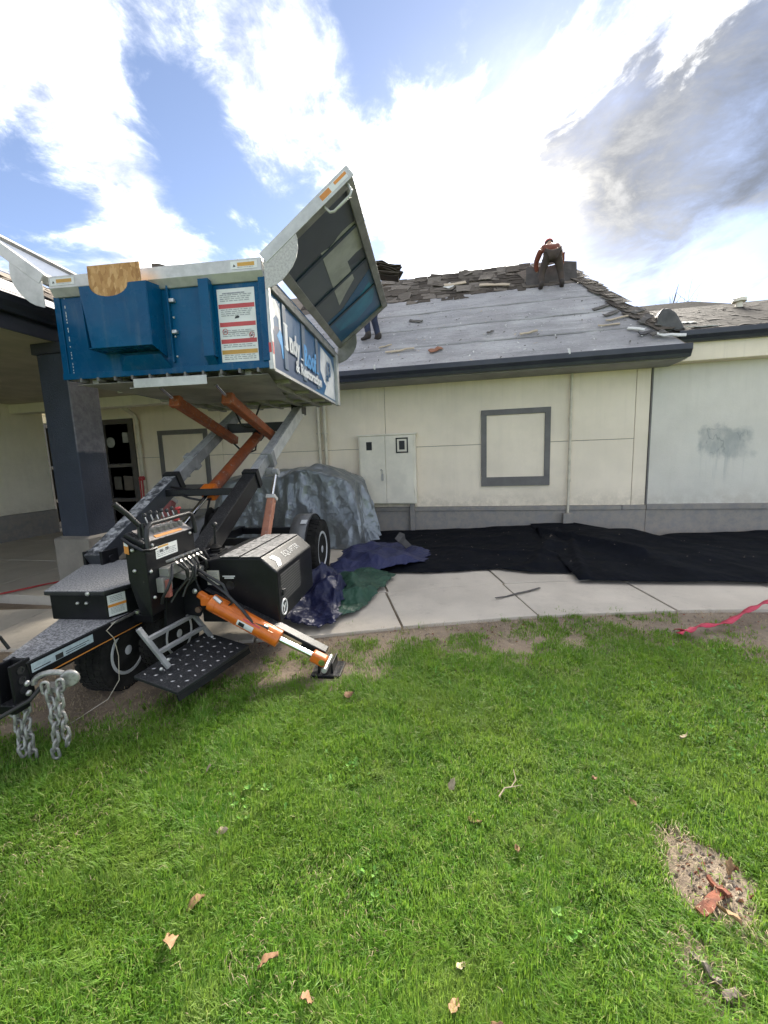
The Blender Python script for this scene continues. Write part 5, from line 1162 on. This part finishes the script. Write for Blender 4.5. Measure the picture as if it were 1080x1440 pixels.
me = lt.mesh('roof_litter', M_pale); me.materials.append(M_scr); me.materials.append(M_wood)
for p in me.polygons: p.material_index = rr.choice((0,0,1,1,1,2))
tag(link('roof_litter', me), 'fine crumbs of old shingle and paper over the felt', 'litter', None, 'stuff')
for i, (x, Y, l, wd, sp_, mt_) in enumerate([(3.05,7.62,.25,.10,.3,M_scr),(3.2,7.55,.4,.07,-.3,M_pale),(2.98,8.3,.28,.10,.6,M_scr),(3.0,8.05,.32,.11,.9,M_scr),(3.15,7.9,.26,.10,1.2,M_scr)]):
    scrap(('dark scrap at the gutter corner under the curled felt', 'white strip along the gutter corner', 'dark scrap highest on the hip edge of the roof', 'broad dark scrap midway along the hip edge', 'dark scrap lowest on the hip edge beside the curled felt')[i], on_roof(x, Y, .10, sp_, .1), 140+i, mt_, l, wd, .014, 'roof_scrap')
def felt_curl(u, v):
    a = -.5+3.3*v; r_ = .20-.05*u
    return (3.18+.36*u+.03*math.sin(5*v)-.12*math.cos(a)*.5, 7.86-r_*math.sin(a)*.6+.1*u, 3.53+.34*math.sin(min(PI, max(0, a))*.62)*(1-.75*u**1.5)+.03*fbm(u*3, v*4))
cf = part('curled_felt', MB().add([(3.13,7.84,3.46),(3.52,7.80,3.47),(3.47,7.82,3.60),(3.38,7.84,3.78),(3.28,7.86,3.87),(3.18,7.87,3.88),(3.12,7.86,3.78),(3.10,7.85,3.6),(3.22,8.12,3.50),(3.62,8.1,3.50),(3.52,8.12,3.66),(3.42,8.13,3.84),(3.32,8.14,3.90),(3.22,8.13,3.88),(3.16,8.13,3.78)],
     [(0,1,2,3,4,5,6,7),(1,9,10,2),(2,10,11,3),(3,11,12,4),(4,12,13,5),(5,13,14,6)]), mat('curl_dark', (.085,.082,.082), (.05,.05,.05), scale=5, rough=.7), bevel=.03, seg=3)
tag(cf, 'curled dark metal flashing standing where the two roofs meet', 'flashing')
scrap('pale twisted strip beside the curled flashing', Matrix.Translation((3.72, 7.80, 3.52)) @ Euler((.2, 0, .1)).to_matrix().to_4x4(), 151, M_pale, .5, .07, .01, 'roof_scrap')
scrap('white scrap lying on the annex shingles', Matrix.Translation((3.75, 8.25, 3.72)) @ Euler((.4, 0, .3)).to_matrix().to_4x4(), 152, M_pale, .22, .1, .01, 'roof_scrap')

# ------------------------------------------------------------------ people on the roof
def skin(nodes, edges, root, sub=2):
    names = list(nodes); me = bpy.data.meshes.new('s'); me.from_pydata([nodes[n_][0] for n_ in names], [(names.index(a), names.index(b)) for a, b in edges], [])
    ob_ = bpy.data.objects.new('s', me); col.objects.link(ob_)
    ob_.modifiers.new('skin', 'SKIN'); sm_ = ob_.modifiers.new('sub', 'SUBSURF'); sm_.levels = sub; sm_.render_levels = sub
    for i, n_ in enumerate(names):
        r_ = nodes[n_][1]; r_ = r_ if isinstance(r_, tuple) else (r_, r_)
        me.skin_vertices[0].data[i].radius = r_; me.skin_vertices[0].data[i].use_root = (n_ == root)
    dg = bpy.context.evaluated_depsgraph_get(); out = bpy.data.meshes.new_from_object(ob_.evaluated_get(dg))
    bpy.data.objects.remove(ob_); bpy.data.meshes.remove(me); return out
def join_me(mes):
    bm = bmesh.new()
    for m_ in mes: bm.from_mesh(m_)
    out = bpy.data.meshes.new('body'); bm.to_mesh(out); bm.free(); return out
M_skin = mat('skin', (.42,.24,.165), (.36,.20,.135), scale=9, rough=.55); M_hair = mat('dark_hair', (.02,.015,.012), rough=.7)
def head_mesh(c, look, up):
    c, look, up = Vector(c), Vector(look).normalized(), Vector(up).normalized(); sd_ = look.cross(up).normalized(); up = sd_.cross(look)
    bm = bmesh.new(); bmesh.ops.create_uvsphere(bm, u_segments=24, v_segments=16, radius=1)
    for v in bm.verts:
        x, y, z = v.co
        s_ = 1-.16*max(0, -z)
        p = Vector((x*.076*s_, y*.098*(1-.05*max(0,-z)), z*.118))
        if y > .6:
            p.y += .020*math.exp(-((x/.16)**2+((z+.12)/.25)**2))       # nose
            p.y -= .010*math.exp(-(((abs(x)-.38)/.18)**2+((z-.05)/.14)**2))   # eye sockets
            p.y += .006*math.exp(-((x/.3)**2+((z+.48)/.08)**2))       # lips
            p.y -= .005*math.exp(-((x/.3)**2+((z+.42)/.03)**2))
        if abs(x) > .93: p.x += math.copysign(.014*math.exp(-((y/.3)**2+((z)/.3)**2)), x)   # ears
        v.co = c+sd_*p.x+look*p.y+up*p.z
    m_ = bpy.data.meshes.new('h'); bm.to_mesh(m_); bm.free(); return m_
def hand_mesh(wr, d, n_, side):
    """palm and five curled fingers; d along the hand, n_ palm normal"""
    d, n_ = Vector(d).normalized(), Vector(n_).normalized(); n_ = (n_-d*n_.dot(d)).normalized(); a = d.cross(n_)*side; w_ = Vector(wr); mb = MB()
    mb.tube([w_-d*.01, w_+d*.03, w_+d*.065, w_+d*.092], [.026,.038,.042,.036], 10)
    for i, l in enumerate((.066,.076,.071,.055)):
        b0 = w_+d*.085+a*(.030-.020*i); q0 = b0+d*l*.45+n_*l*.12; q1 = q0+d*l*.25+n_*l*.32; q2 = q1+n_*l*.28
        mb.tube([b0, q0, q1, q2], [.0095,.0088,.008,.0062], 7)
    b0 = w_+d*.03+a*.034; mb.tube([b0, b0+a*.022+d*.022+n_*.01, b0+a*.022+d*.048+n_*.028], [.012,.0105,.008], 7)
    return mb.mesh('hand', None)
def person(lab, loc, rz, J, hands, look, up, shirt, trousers, cap, boots):
    t = thing('person', lab, 'person', loc, rz)
    N_ = lambda *ks: {k: J[k] for k in ks}
    def g(k, r_): return (J[k], r_)
    body = skin({'pel': g('pel', (.125,.10)), 'mid': g('mid', (.125,.09)), 'che': g('che', (.15,.105)), 'nec': g('nec', .055), 'hd': g('hd', .06),
                 'sl': g('sl', .062), 'el': g('el', .043), 'wl': g('wl', .029), 'sr': g('sr', .062), 'er': g('er', .043), 'wr': g('wr', .029),
                 'hl': g('hl', .088), 'kl': g('kl', .056), 'al': g('al', .04), 'tl': g('tl', .036), 'hr': g('hr', .088), 'kr': g('kr', .056), 'ar': g('ar', .04), 'tr': g('tr', .036)},
                [('pel','mid'),('mid','che'),('che','nec'),('nec','hd'),('che','sl'),('sl','el'),('el','wl'),('che','sr'),('sr','er'),('er','wr'),
                 ('pel','hl'),('hl','kl'),('kl','al'),('al','tl'),('pel','hr'),('hr','kr'),('kr','ar'),('ar','tr')], 'pel')
    mes = [body, head_mesh(Vector(J['hd'])+Vector(up).normalized()*.06, look, up)]
    for (w_, d, n_, s_) in hands: mes.append(hand_mesh(J[w_], d, n_, s_))
    part('body', join_me(mes), M_skin, t, local=True, smooth='all').data.materials.append(M_skin)
    sh = skin({'pel': g('pel', (.145,.118)), 'mid': g('mid', (.143,.108)), 'che': g('che', (.168,.122)), 'nk': (tuple(Vector(J['che']).lerp(Vector(J['nec']), .8)), .066),
               'sl': g('sl', .080), 'el': g('el', .060), 'wl': (tuple(Vector(J['el']).lerp(Vector(J['wl']), .92)), .043), 'sr': g('sr', .080), 'er': g('er', .060), 'wr': (tuple(Vector(J['er']).lerp(Vector(J['wr']), .92)), .043)},
              [('pel','mid'),('mid','che'),('che','nk'),('che','sl'),('sl','el'),('el','wl'),('che','sr'),('sr','er'),('er','wr')], 'pel')
    part('shirt', sh, shirt, t, local=True, smooth='all').data.materials.append(shirt)
    ts = skin({'pel': g('pel', (.150,.125)), 'hl': g('hl', .108), 'kl': g('kl', .076), 'al': g('al', .062), 'hr': g('hr', .108), 'kr': g('kr', .076), 'ar': g('ar', .062)},
              [('pel','hl'),('hl','kl'),('kl','al'),('pel','hr'),('hr','kr'),('kr','ar')], 'pel')
    part('trousers', ts, trousers, t, local=True, smooth='all').data.materials.append(trousers)
    for a_, t_ in (('al','tl'),('ar','tr')):
        A_, T_ = Vector(J[a_]), Vector(J[t_]); d = (T_-A_); d.z = 0; d.normalize()
        b_ = skin({'a': (tuple(A_+Vector((0,0,.10))), .056), 'b': (tuple(A_+Vector((0,0,-.01))), .056), 'h': (tuple(A_-d*.05+Vector((0,0,-.04))), .044), 'm': (tuple(T_-d*.02+Vector((0,0,.0))), (.050,.040)), 't': (tuple(T_+d*.07), (.046,.032))},
                  [('a','b'),('b','h'),('b','m'),('m','t')], 'b')
        part('boot', b_, boots, t, local=True, smooth='all').data.materials.append(boots)
    hc = Vector(J['hd'])+Vector(up).normalized()*.06; upv = Vector(up).normalized(); lk = (Vector(look)-upv*Vector(look).dot(upv)).normalized()
    cm = MB().lathe(hc+upv*.015, upv, [(0,.092),(.03,.098),(.07,.088),(.105,.055),(.122,.0)], 22).prism([hc+upv*.03+lk*.08+lk.cross(upv)*.07, hc+upv*.03+lk*.17+lk.cross(upv)*.04, hc+upv*.03+lk*.17-lk.cross(upv)*.04, hc+upv*.03+lk*.08-lk.cross(upv)*.07], upv*.008)
    part('cap', cm, cap, t, local=True, smooth=True)
    part('hair', MB().lathe(hc-lk*.012-upv*.04, upv, [(0,.060),(.03,.084),(.07,.094)], 20), M_hair, t, local=True, smooth=True)
    return t
M_rust = mat('rust_shirt', (.16,.042,.020), (.11,.028,.013), scale=6, rough=.85); M_brown = mat('brown_trousers', (.060,.042,.032), (.04,.03,.025), scale=7, rough=.9)
M_cap = mat('red_cap', (.50,.045,.03), rough=.7); M_boot = mat('dark_boots', (.030,.022,.018), rough=.7); M_jean = mat('navy_jeans', (.022,.030,.062), (.015,.02,.04), scale=8, rough=.9); M_gsh = mat('grey_shirt', (.17,.165,.165), scale=6, rough=.9)
A_ = on_roof(1.735, 9.50, .03).translation
dz = PIT   # feet of the ridge worker straddle the slope
person('worker in a red cap bending over on the ridge with legs apart', tuple(A_), 0,
       {'pel': (0,-.03,.73), 'mid': (0,.07,.86), 'che': (0,.22,.97), 'nec': (0,.33,1.04), 'hd': (0,.375,1.06), 'sl': (-.19,.24,.96), 'el': (-.29,.35,.73), 'wl': (-.25,.41,.52), 'sr': (.19,.24,.96), 'er': (.29,.35,.73), 'wr': (.25,.41,.52),
        'hl': (-.10,-.03,.69), 'kl': (-.20,.07,.39), 'al': (-.215,-.03,.10), 'tl': (-.23,.08,.05), 'hr': (.10,-.03,.69), 'kr': (.20,.07,.39), 'ar': (.215,-.03,.10), 'tr': (.23,.08,.05)},
       [('wl', (.05,-.05,-1), (0,-1,0), 1), ('wr', (-.05,-.05,-1), (0,-1,0), -1)], (0,.80,-.60), (0,.45,.89), M_rust, M_brown, M_cap, M_boot).scale = (.93, .93, .93)
M_ = on_roof(1.78, 9.78, .07, 0, R(28))
shp = tag(part('roofing_sheet', MB().add([(-.52,-.10,0),(.50,-.12,0),(.53,.40,.0),(.30,.44,.01),(-.02,.36,.0),(-.50,.40,.01)], [(0,1,2,3,4,5)]), mat('dark_sheet', (.050,.045,.043), (.08,.07,.066), scale=6, rough=.85, bump=.3), solid=.02), 'dark torn sheet of shingles standing behind the bending worker', 'sheet')
shp.matrix_basis = M_
A_ = on_roof(-1.86, 8.27, .03).translation
person('worker in navy trousers hidden behind the open lid carrying shingles', tuple(A_), R(60),
       {'pel': (0,0,.90), 'mid': (0,.03,1.06), 'che': (0,.06,1.27), 'nec': (0,.09,1.43), 'hd': (0,.13,1.51), 'sl': (-.19,.05,1.36), 'el': (-.33,.08,1.28), 'wl': (-.30,.26,1.44), 'sr': (.21,.02,1.37), 'er': (.44,-.13,1.25), 'wr': (.38,.0,1.46),
        'hl': (-.10,0,.86), 'kl': (-.11,.06,.47), 'al': (-.11,.0,.09), 'tl': (-.12,.12,.045), 'hr': (.10,0,.86), 'kr': (.12,.05,.47), 'ar': (.12,-.06,.09), 'tr': (.13,.06,.045)},
       [('wl', (.4,.3,.85), (1,-.2,0), -1), ('wr', (-.5,.4,.75), (-1,0,0), 1)], (0,1,-.1), (0,.05,1), M_gsh, M_jean, mat('dark_cap', (.03,.03,.035), rough=.7), M_boot)
bd = thing('shingle_bundle', 'stack of torn shingles held up beside the open lid', 'shingles', (-1.52, 8.36, 5.09))
for k in range(7):
    me = scrap_mesh(200+k, rr.uniform(.42, .58), rr.uniform(.26, .36), .014)
    o = part('shingle', me, M_shingle, bd, local=True); o.location = (rr.uniform(-.05, .05), rr.uniform(-.04, .04), .02+.034*k); o.rotation_euler = (rr.uniform(-.06, .06), .10+rr.uniform(-.09, .09), R(20)+rr.uniform(-.3, .3))
# ------------------------------------------------------------------ bare tree far behind the annex
tree = thing('bare_tree', 'leafless twigs of a bare tree behind the roof', 'tree', (7.0, 20, 0))
tb_ = MB(); tw = MB(); rr = random.Random(9)
def limb(mbx, p, d, l, r_, lev):
    q = p+d*l; mbx.tube([p, p.lerp(q, .5)+Vector((rr.gauss(0,.03*l), rr.gauss(0,.03*l), 0)), q], [r_, r_*.8, r_*.6], 6)
    if lev:
        for _ in range(3 if lev > 1 else 4):
            nd = (d+Vector((rr.gauss(0,.45), rr.gauss(0,.45), rr.uniform(-.05,.4)))).normalized(); limb(tw, p.lerp(q, rr.uniform(.55, 1)), nd, l*rr.uniform(.55,.75), r_*.5, lev-1)
limb(tb_, Vector((7,20,0)), Vector((0,0,1)), 4.2, .14, 4)
M_bark = mat('bark', (.10,.085,.07), scale=8, rough=.9); part('trunk', tb_, M_bark, tree); part('crown', tw, M_bark, tree)

# ------------------------------------------------------------------ leaves and bits on the lawn
M_leafs = [mat('dry_leaf_tan', (.29,.175,.085), (.20,.115,.05), scale=30, rough=.75), mat('dry_leaf_brown', (.27,.15,.075), (.18,.095,.045), scale=30, rough=.75), mat('dry_leaf_pale', (.38,.31,.21), (.28,.22,.14), scale=30, rough=.75)]
def leaf_mesh(k, l=.05, wd=.02):
    r_ = random.Random(k); n_ = 7; L_, C_, R_2 = [], [], []
    for i in range(n_+1):
        t = i/n_; w_ = wd*math.sin(PI*t**.8)*(1+.22*math.sin(t*13+k*1.7)+.15*math.sin(t*29+k)); z = .012*math.sin(PI*t+.3*k)+.01*t*(k % 3)
        C_.append((l*(t-.5), 0, z)); L_.append((l*(t-.5)+.003, w_, z+.010+r_.uniform(-.004,.006))); R_2.append((l*(t-.5)+.003, -w_, z+.008+r_.uniform(-.004,.006)))
    m_ = n_+1
    return MB().add(C_+L_+R_2, [(i, i+1, m_+i+1, m_+i) for i in range(n_)]+[(i+1, i, 2*m_+i, 2*m_+i+1) for i in range(n_)])
LV = [((-.96,1.06),.085,.022,0,.9,'tan curled leaf at lower left of the lawn'), ((-.966,.93),.075,.024,0,2.4,'pale brown leaf with a split tip nearest the lower left corner'), ((-.612,.936),.085,.014,1,.6,'narrow brown curled leaf at the bottom of the lawn left of centre'),
      ((-.045,.95),.06,.018,0,1.2,'tan leaf at the bottom edge of the lawn in the middle'), ((-.47,.88),.05,.016,1,.3,'small brown leaf at the bottom edge of the lawn left of the middle'), ((.834,1.33),.09,.018,0,2.2,'long pale leaf below the bare stump patch'),
      ((-.03,1.05),.04,.012,2,.8,'tiny pale leaf above the bottom middle of the lawn'), ((.185,1.46),.045,.013,0,1.9,'small tan leaf left of the bare stump patch'), ((.577,1.87),.035,.012,1,.2,'small brown leaf right of centre on the lawn'),
      ((.714,1.78),.055,.014,0,2.0,'tan leaf upslope of the bare stump patch'), ((-.788,2.37),.08,.03,1,.5,'reddish brown leaf just below the outrigger foot'), ((1.128,2.25),.05,.016,2,.1,'pale leaf at the right of the lawn'),
      ((.018,1.57),.075,.017,0,-.4,'tan leaf in the middle of the lawn below the twig'), ((-1.04,1.33),.06,.02,2,.4,'pale crumpled scrap in the grass at left'), ((-.085,1.72),.05,.022,2,1.,'white crumpled paper bit near the middle of the lawn'),
      ((.95,1.53),.07,.014,0,.9,'tan leaf on the right rim of the bare stump patch'), ((.06,.92),.05,.018,0,.5,'tan leaf at the bottom edge right of the middle'), ((-1.3,1.62),.05,.02,2,.2,'white speck of paper in the grass before the front wheel')]
for i, ((x, y), l, wd, ci, rz, lab) in enumerate(LV):
    l, wd = l*.78, wd*.8
    o = part('dry_leaf' if 'leaf' in lab else 'paper_scrap', leaf_mesh(i, l, wd), M_leafs[ci], smooth='all', solid=.0008); o.location = (x, y, .034+.006*(i % 3)); o.rotation_euler = (random.uniform(-.45,.45), random.uniform(-.35,.35), rz)
    tag(o, lab, 'leaf' if 'leaf' in lab else 'litter', 'dry leaves on the lawn' if 'leaf' in lab else None)
tag(part('twig', MB().tube([(.13,1.70,.045),(.16,1.75,.05),(.19,1.76,.05),(.215,1.80,.055),(.21,1.86,.06)], [.004,.0035,.003,.0025,.0015], 6).tube([(.19,1.76,.05),(.24,1.77,.06)], [.0025,.001], 6), M_leafs[2], smooth=True), 'pale bent twig lying in the middle of the lawn', 'twig')
CH = [((.83,1.40),.17,.035,.7,'large reddish bark piece in the bare stump patch'), ((.87,1.45),.07,.016,2.1,'small reddish bark chip behind the large bark piece'),
      ((.70,1.19),.085,.02,2.0,'grey brown bark strip at the lower right of the lawn'), ((.735,1.13),.05,.018,.4,'short grey bark strip nearest the lower right corner')]
M_barkr = mat('red_bark', (.26,.085,.045), (.13,.05,.03), scale=18, rough=.85, bump=.4); M_barkg = mat('grey_bark', (.24,.20,.17), (.14,.11,.09), scale=18, rough=.9, bump=.4)
for i, ((x, y), l, wd, rz, lab) in enumerate(CH):
    o = part('bark_piece', scrap_mesh(300+i, l, wd, .012), M_barkr if i < 2 else M_barkg); o.location = (x, y, .036); o.rotation_euler = (.15, .1, rz); tag(o, lab, 'bark', 'bark bits on the lawn')

# ------------------------------------------------------------------ grass
def grassmat():
    mt, t, b = base('grass_blade'); v = t.coord('Object'); geo = t.new('ShaderNodeNewGeometry'); rn = geo.outputs['Random Per Island']
    rp = t.new('ShaderNodeValToRGB'); t.put(rp.inputs[0], rn); e = rp.color_ramp.elements
    e[0].color = (.072,.195,.018,1); e[1].color = (.135,.215,.035,1)
    for p_, c_ in ((.35,(.112,.275,.028,1)), (.7,(.165,.345,.042,1)), (.86,(.25,.42,.07,1)), (.94,(.44,.54,.18,1)), (.975,(.52,.45,.24,1))): n_ = e.new(p_); n_.color = c_
    e[len(e)-1].color = (.36,.30,.16,1)
    pt = t.noise(v, 1.5, 4, .6); pt2 = t.noise(t.mapping(v, loc=(2,8,0)), 5.5, 4, .65)
    c = t.mix(t.ramp(pt, .40, .66, 0., .55), rp.outputs[0], (.21,.345,.045))
    c = t.mix(t.ramp(t.noise(t.mapping(v, loc=(5,1,0)), 3.2, 4, .6), .45, .66, 0., .45), c, (.085,.19,.02))
    c = t.mix(t.ramp(pt2, .50, .70, 0., .55), c, (.31,.42,.10))
    c = t.mix(t.ramp(t.noise(t.mapping(v, loc=(1,4,0)), .9, 3, .6), .50, .70, 0., .5), c, (.25,.35,.06))
    df = t.n['Principled BSDF']; t.put(df.inputs['Base Color'], c); df.inputs['Roughness'].default_value = .5; df.inputs['Specular IOR Level'].default_value = .35
    tr_ = t.new('ShaderNodeBsdfTranslucent'); t.put(tr_.inputs[0], t.mix(.5, c, (.27,.40,.04)))
    mx_ = t.new('ShaderNodeMixShader'); mx_.inputs[0].default_value = .5; t.l.new(df.outputs[0], mx_.inputs[1]); t.l.new(tr_.outputs[0], mx_.inputs[2])
    t.l.new(mx_.outputs[0], t.n['Material Output'].inputs[0]); return mt
M_grass = grassmat(); M_straw = mat('straw', (.42,.34,.21), (.30,.23,.13), scale=40, rough=.85)
rg = np.random.default_rng(5)
def vnoise(x, y, s, seed):
    """smooth value noise on arrays"""
    g_ = np.random.default_rng(seed).random((256, 256)); X = x*s+1000; Y = y*s+1000
    xi, yi = np.floor(X).astype(int), np.floor(Y).astype(int); fx, fy = X-xi, Y-yi; fx = fx*fx*(3-2*fx); fy = fy*fy*(3-2*fy)
    G = lambda a, b: g_[a % 256, b % 256]
    return (G(xi,yi)*(1-fx)+G(xi+1,yi)*fx)*(1-fy)+(G(xi,yi+1)*(1-fx)+G(xi+1,yi+1)*fx)*fy
def blades(n_, keep, hmin, hmax, wmul, name, mt, flat=False, outer=False):
    """n_ tapered blades scattered with density falling with distance; one mesh"""
    r_ = .75+(6.0-.75)*rg.random(n_)**1.5; th = YAW*1.0+(rg.random(n_)-.5)*R(118)
    if outer: r_ = .3+8.5*rg.random(n_)**.7; th = YAW+PI+(rg.random(n_)-.5)*R(242)
    x, y = r_*np.sin(th), r_*np.cos(th)
    k = keep(x, y); x, y, r_ = x[k], y[k], r_[k]; m_ = len(x)
    cl = vnoise(x, y, 5, 1)*.6+vnoise(x, y, 14, 2)*.4
    cl2 = vnoise(x, y, 26, 41)
    h = (hmin+(hmax-hmin)*rg.random(m_)**1.4)*(.45+.75*cl+.5*(cl2-.35)); wd = (.0010+.0011*rg.random(m_))*(1+.33*np.maximum(0, r_-1.2))*wmul
    az = rg.random(m_)*2*PI; ln = np.abs(rg.normal(.65, .5, m_)) if not flat else 1.3+.2*rg.random(m_)
    flow = 4*PI*vnoise(x, y, 1.6, 3); a2 = np.where(rg.random(m_) < .35, flow, az)
    dx_, dy_ = np.cos(a2), np.sin(a2); sx_, sy_ = -dy_, dx_
    V = np.zeros((m_, 5, 3)); l1, l2 = ln*.45, ln*1.15
    z0 = .006 if not flat else .016
    for i, (t, lw) in enumerate(((0, 1), (0, -1), (.55, .8), (.55, -.8), (1, 0))):
        lean = l1 if t < 1 else l2
        V[:, i, 0] = x+dx_*np.sin(lean)*h*t+sx_*wd*lw/1; V[:, i, 1] = y+dy_*np.sin(lean)*h*t+sy_*wd*lw/1; V[:, i, 2] = z0+np.maximum(.0, np.cos(np.minimum(lean, 1.5))*h*t)
    V[:, :, 2] += (rg.random(m_)*.008)[:, None] if flat else 0
    o5 = np.arange(m_)*5
    tri = np.stack([o5, o5+1, o5+3, o5, o5+3, o5+2, o5+2, o5+3, o5+4], 1).reshape(-1)
    me = bpy.data.meshes.new(name); me.vertices.add(m_*5); me.vertices.foreach_set('co', V.reshape(-1)); nt = m_*3
    me.loops.add(nt*3); me.loops.foreach_set('vertex_index', tri.astype(np.int32)); me.polygons.add(nt); me.polygons.foreach_set('loop_start', np.arange(0, nt*3, 3, dtype=np.int32))
    me.update(calc_edges=True); me.materials.append(mt); return link(name, me)
def patches(x, y):
    """0 in bare patches, 1 in full lawn"""
    g_ = np.interp(x, GE[:,0], GE[:,1])-y+.55*(vnoise(x, y, 2.6, 7)-.5)+.40*(vnoise(x, y, 9, 8)-.5)
    tuft = np.clip((vnoise(x, y, 7, 31)*.6+vnoise(x, y, 19, 32)*.4-.52)*6, 0, 1)
    d = np.clip((g_+.16)/.50, 0, 1)**1.2; d = np.maximum(d, .55*tuft*np.clip((g_+.55)/.35, 0, 1))
    st_ = np.hypot((x-.85)/.15, (y-1.49)/.19)+.5*(vnoise(x, y, 12, 9)-.5); d = d*np.clip((st_-.8)/.5, .02, 1)
    s2 = np.hypot((x-.70)/.10, (y-1.17)/.12)+.6*(vnoise(x, y, 14, 10)-.5); d = d*np.clip((s2-.6)/.8, .25, 1)
    whl = np.hypot((x+2.42)/.55, (y-2.2)/.45); d = d*np.clip((whl-.5)/.9, .05, 1)
    d = d*np.clip((np.hypot(x+1.04, y-2.70)-.13)/.08, .0, 1)
    thin = np.clip((vnoise(x, y, 1.7, 12)-.05)*3.2, .6, 1)
    return d*thin
tag(blades(880000, lambda x, y: rg.random(len(x)) < patches(x, y)*1.0, .028, .064, 1., 'grass', M_grass), 'mown green lawn grass before the building', 'grass', None, 'stuff')
tag(blades(170000, lambda x, y: rg.random(len(x)) < patches(x, y), .030, .062, 3.2, 'grass', M_grass, outer=True), 'lawn grass continuing beside and behind the viewpoint', 'grass', None, 'stuff')
tag(blades(90000, lambda x, y: (rg.random(len(x)) < np.clip(1.0-patches(x, y)*1.25, .015, .85)*np.clip(vnoise(x, y, 4, 15)*1.7-.25, 0.05, 1)) & (y < np.interp(x, NEAR[:,0], NEAR[:,1])+.02), .02, .06, .6, 'straw', M_straw, True), 'dry straw and dead grass along the bare lawn edge', 'straw', None, 'stuff')
def patch(cx, cy, rx, ry, seed):
    k = 40; V = [(cx, cy, .010)]
    for f in (.5, 1.):
        V += [(cx+rx*f*(1+.5*fbm(2*math.cos(q)+seed, 2*math.sin(q)))*math.cos(q), cy+ry*f*(1+.5*fbm(2*math.cos(q)+seed, 2*math.sin(q)))*math.sin(q), .010 if f < 1 else .003) for q in [2*PI*i/k for i in range(k)]]
    F = [(0, 1+i, 1+(i+1) % k) for i in range(k)]+[(1+i, 1+k+i, 1+k+(i+1) % k, 1+(i+1) % k) for i in range(k)]
    return MB().add(V, F)
structure('bare_patch', patch(.85, 1.49, .19, .24, 3), M_soil, smooth='all'); structure('bare_patch', patch(.70, 1.17, .12, .14, 9), M_soil, smooth='all')
def weeds():
    mb = MB(); r_ = random.Random(77)
    cl = [(1.25,2.35,.28,40),(1.65,2.6,.35,60),(1.55,2.0,.2,36),(.45,2.55,.12,16),(-.15,2.7,.12,14),(-1.0,1.5,.10,12),(-.35,1.25,.08,10),(1.9,3.1,.3,40),(-.55,1.75,.10,10),(.3,1.2,.06,8)]
    for cx, cy, s_, k in cl:
        for _ in range(k):
            x, y = r_.gauss(cx, s_), r_.gauss(cy, s_*.6)
            if y > grass_y(x)-.1: continue
            for q in range(r_.randint(2, 4)):
                a = r_.uniform(0, 2*PI); l = r_.uniform(.010, .022); z = r_.uniform(.035, .060); dx, dy = math.cos(a), math.sin(a); w_ = l*.42
                mb.add([(x,y,z-.01),(x+dx*l*.5-dy*w_,y+dy*l*.5+dx*w_,z),(x+dx*l,y+dy*l,z+.003),(x+dx*l*.5+dy*w_,y+dy*l*.5-dx*w_,z)], [(0,1,2,3)])
    return mb
tag(part('weeds', weeds(), mat('weed_leaf', (.10,.24,.04), (.20,.34,.09), scale=25, rough=.85, spec=.1)), 'small pale broad leaved weeds in clumps among the grass', 'weeds', None, 'stuff')
cr = MB(); rr = random.Random(21)
for i in range(1420):
    if i < 1200: x = rr.uniform(-3.4, 3.4); y = near_y(x)-abs(rr.gauss(0, .28))
    else: x = rr.gauss(.86, .07); y = rr.gauss(1.49, .09)
    if y > near_y(x)-.01: continue
    s = .003+.010*rr.random()**2; z = .012
    cr.add([(x-s,y-s*.5,z),(x+s*.8,y-s*.6,z),(x+s,y+s*.5,z+.003),(x-s*.6,y+s*.6,z),(x,y,z+s*.8)], [(0,1,4),(1,2,4),(2,3,4),(3,0,4)])
me = cr.mesh('soil_crumbs', M_barkg); me.materials.append(M_soil); me.materials.append(M_barkr); me.materials.append(M_wood)
for p in me.polygons: p.material_index = (p.index//4*7) % 11 % 4
tb2 = MB(); rr = random.Random(8)
for i in range(60):
    x, y = rr.uniform(-1.0, 3.6), rr.uniform(5.5, 7.4); s_ = .005+.012*rr.random()**2; z = .16
    tb2.add([(x-s_,y,z),(x,y-s_*.6,z),(x+s_,y+.2*s_,z),(x,y+s_*.7,z),(x,y,z+.006)], [(0,1,4),(1,2,4),(2,3,4),(3,0,4)])
dp = bpy.context.evaluated_depsgraph_get(); cl_ = [o for o in bpy.data.objects if o.name.startswith('ground_cloth')]
for i in range(0, len(tb2.v), 5):
    x, y, _z = tb2.v[i+4]; zz = max([o.ray_cast(Vector((x, y, 2)), Vector((0, 0, -1)))[1].z for o in cl_ if o.ray_cast(Vector((x, y, 2)), Vector((0, 0, -1)))[0]] or [-1])
    for k in range(5): a = tb2.v[i+k]; tb2.v[i+k] = (a[0], a[1], zz+.004+(.006 if k == 4 else 0))
tag(part('cloth_debris', tb2, M_barkg), 'crumbs of old shingle fallen on the black ground cloth', 'crumbs', None, 'stuff')
tag(link('soil_crumbs', me), 'soil crumbs and wood chips on the bare strip by the pavement', 'soil crumbs', None, 'stuff')
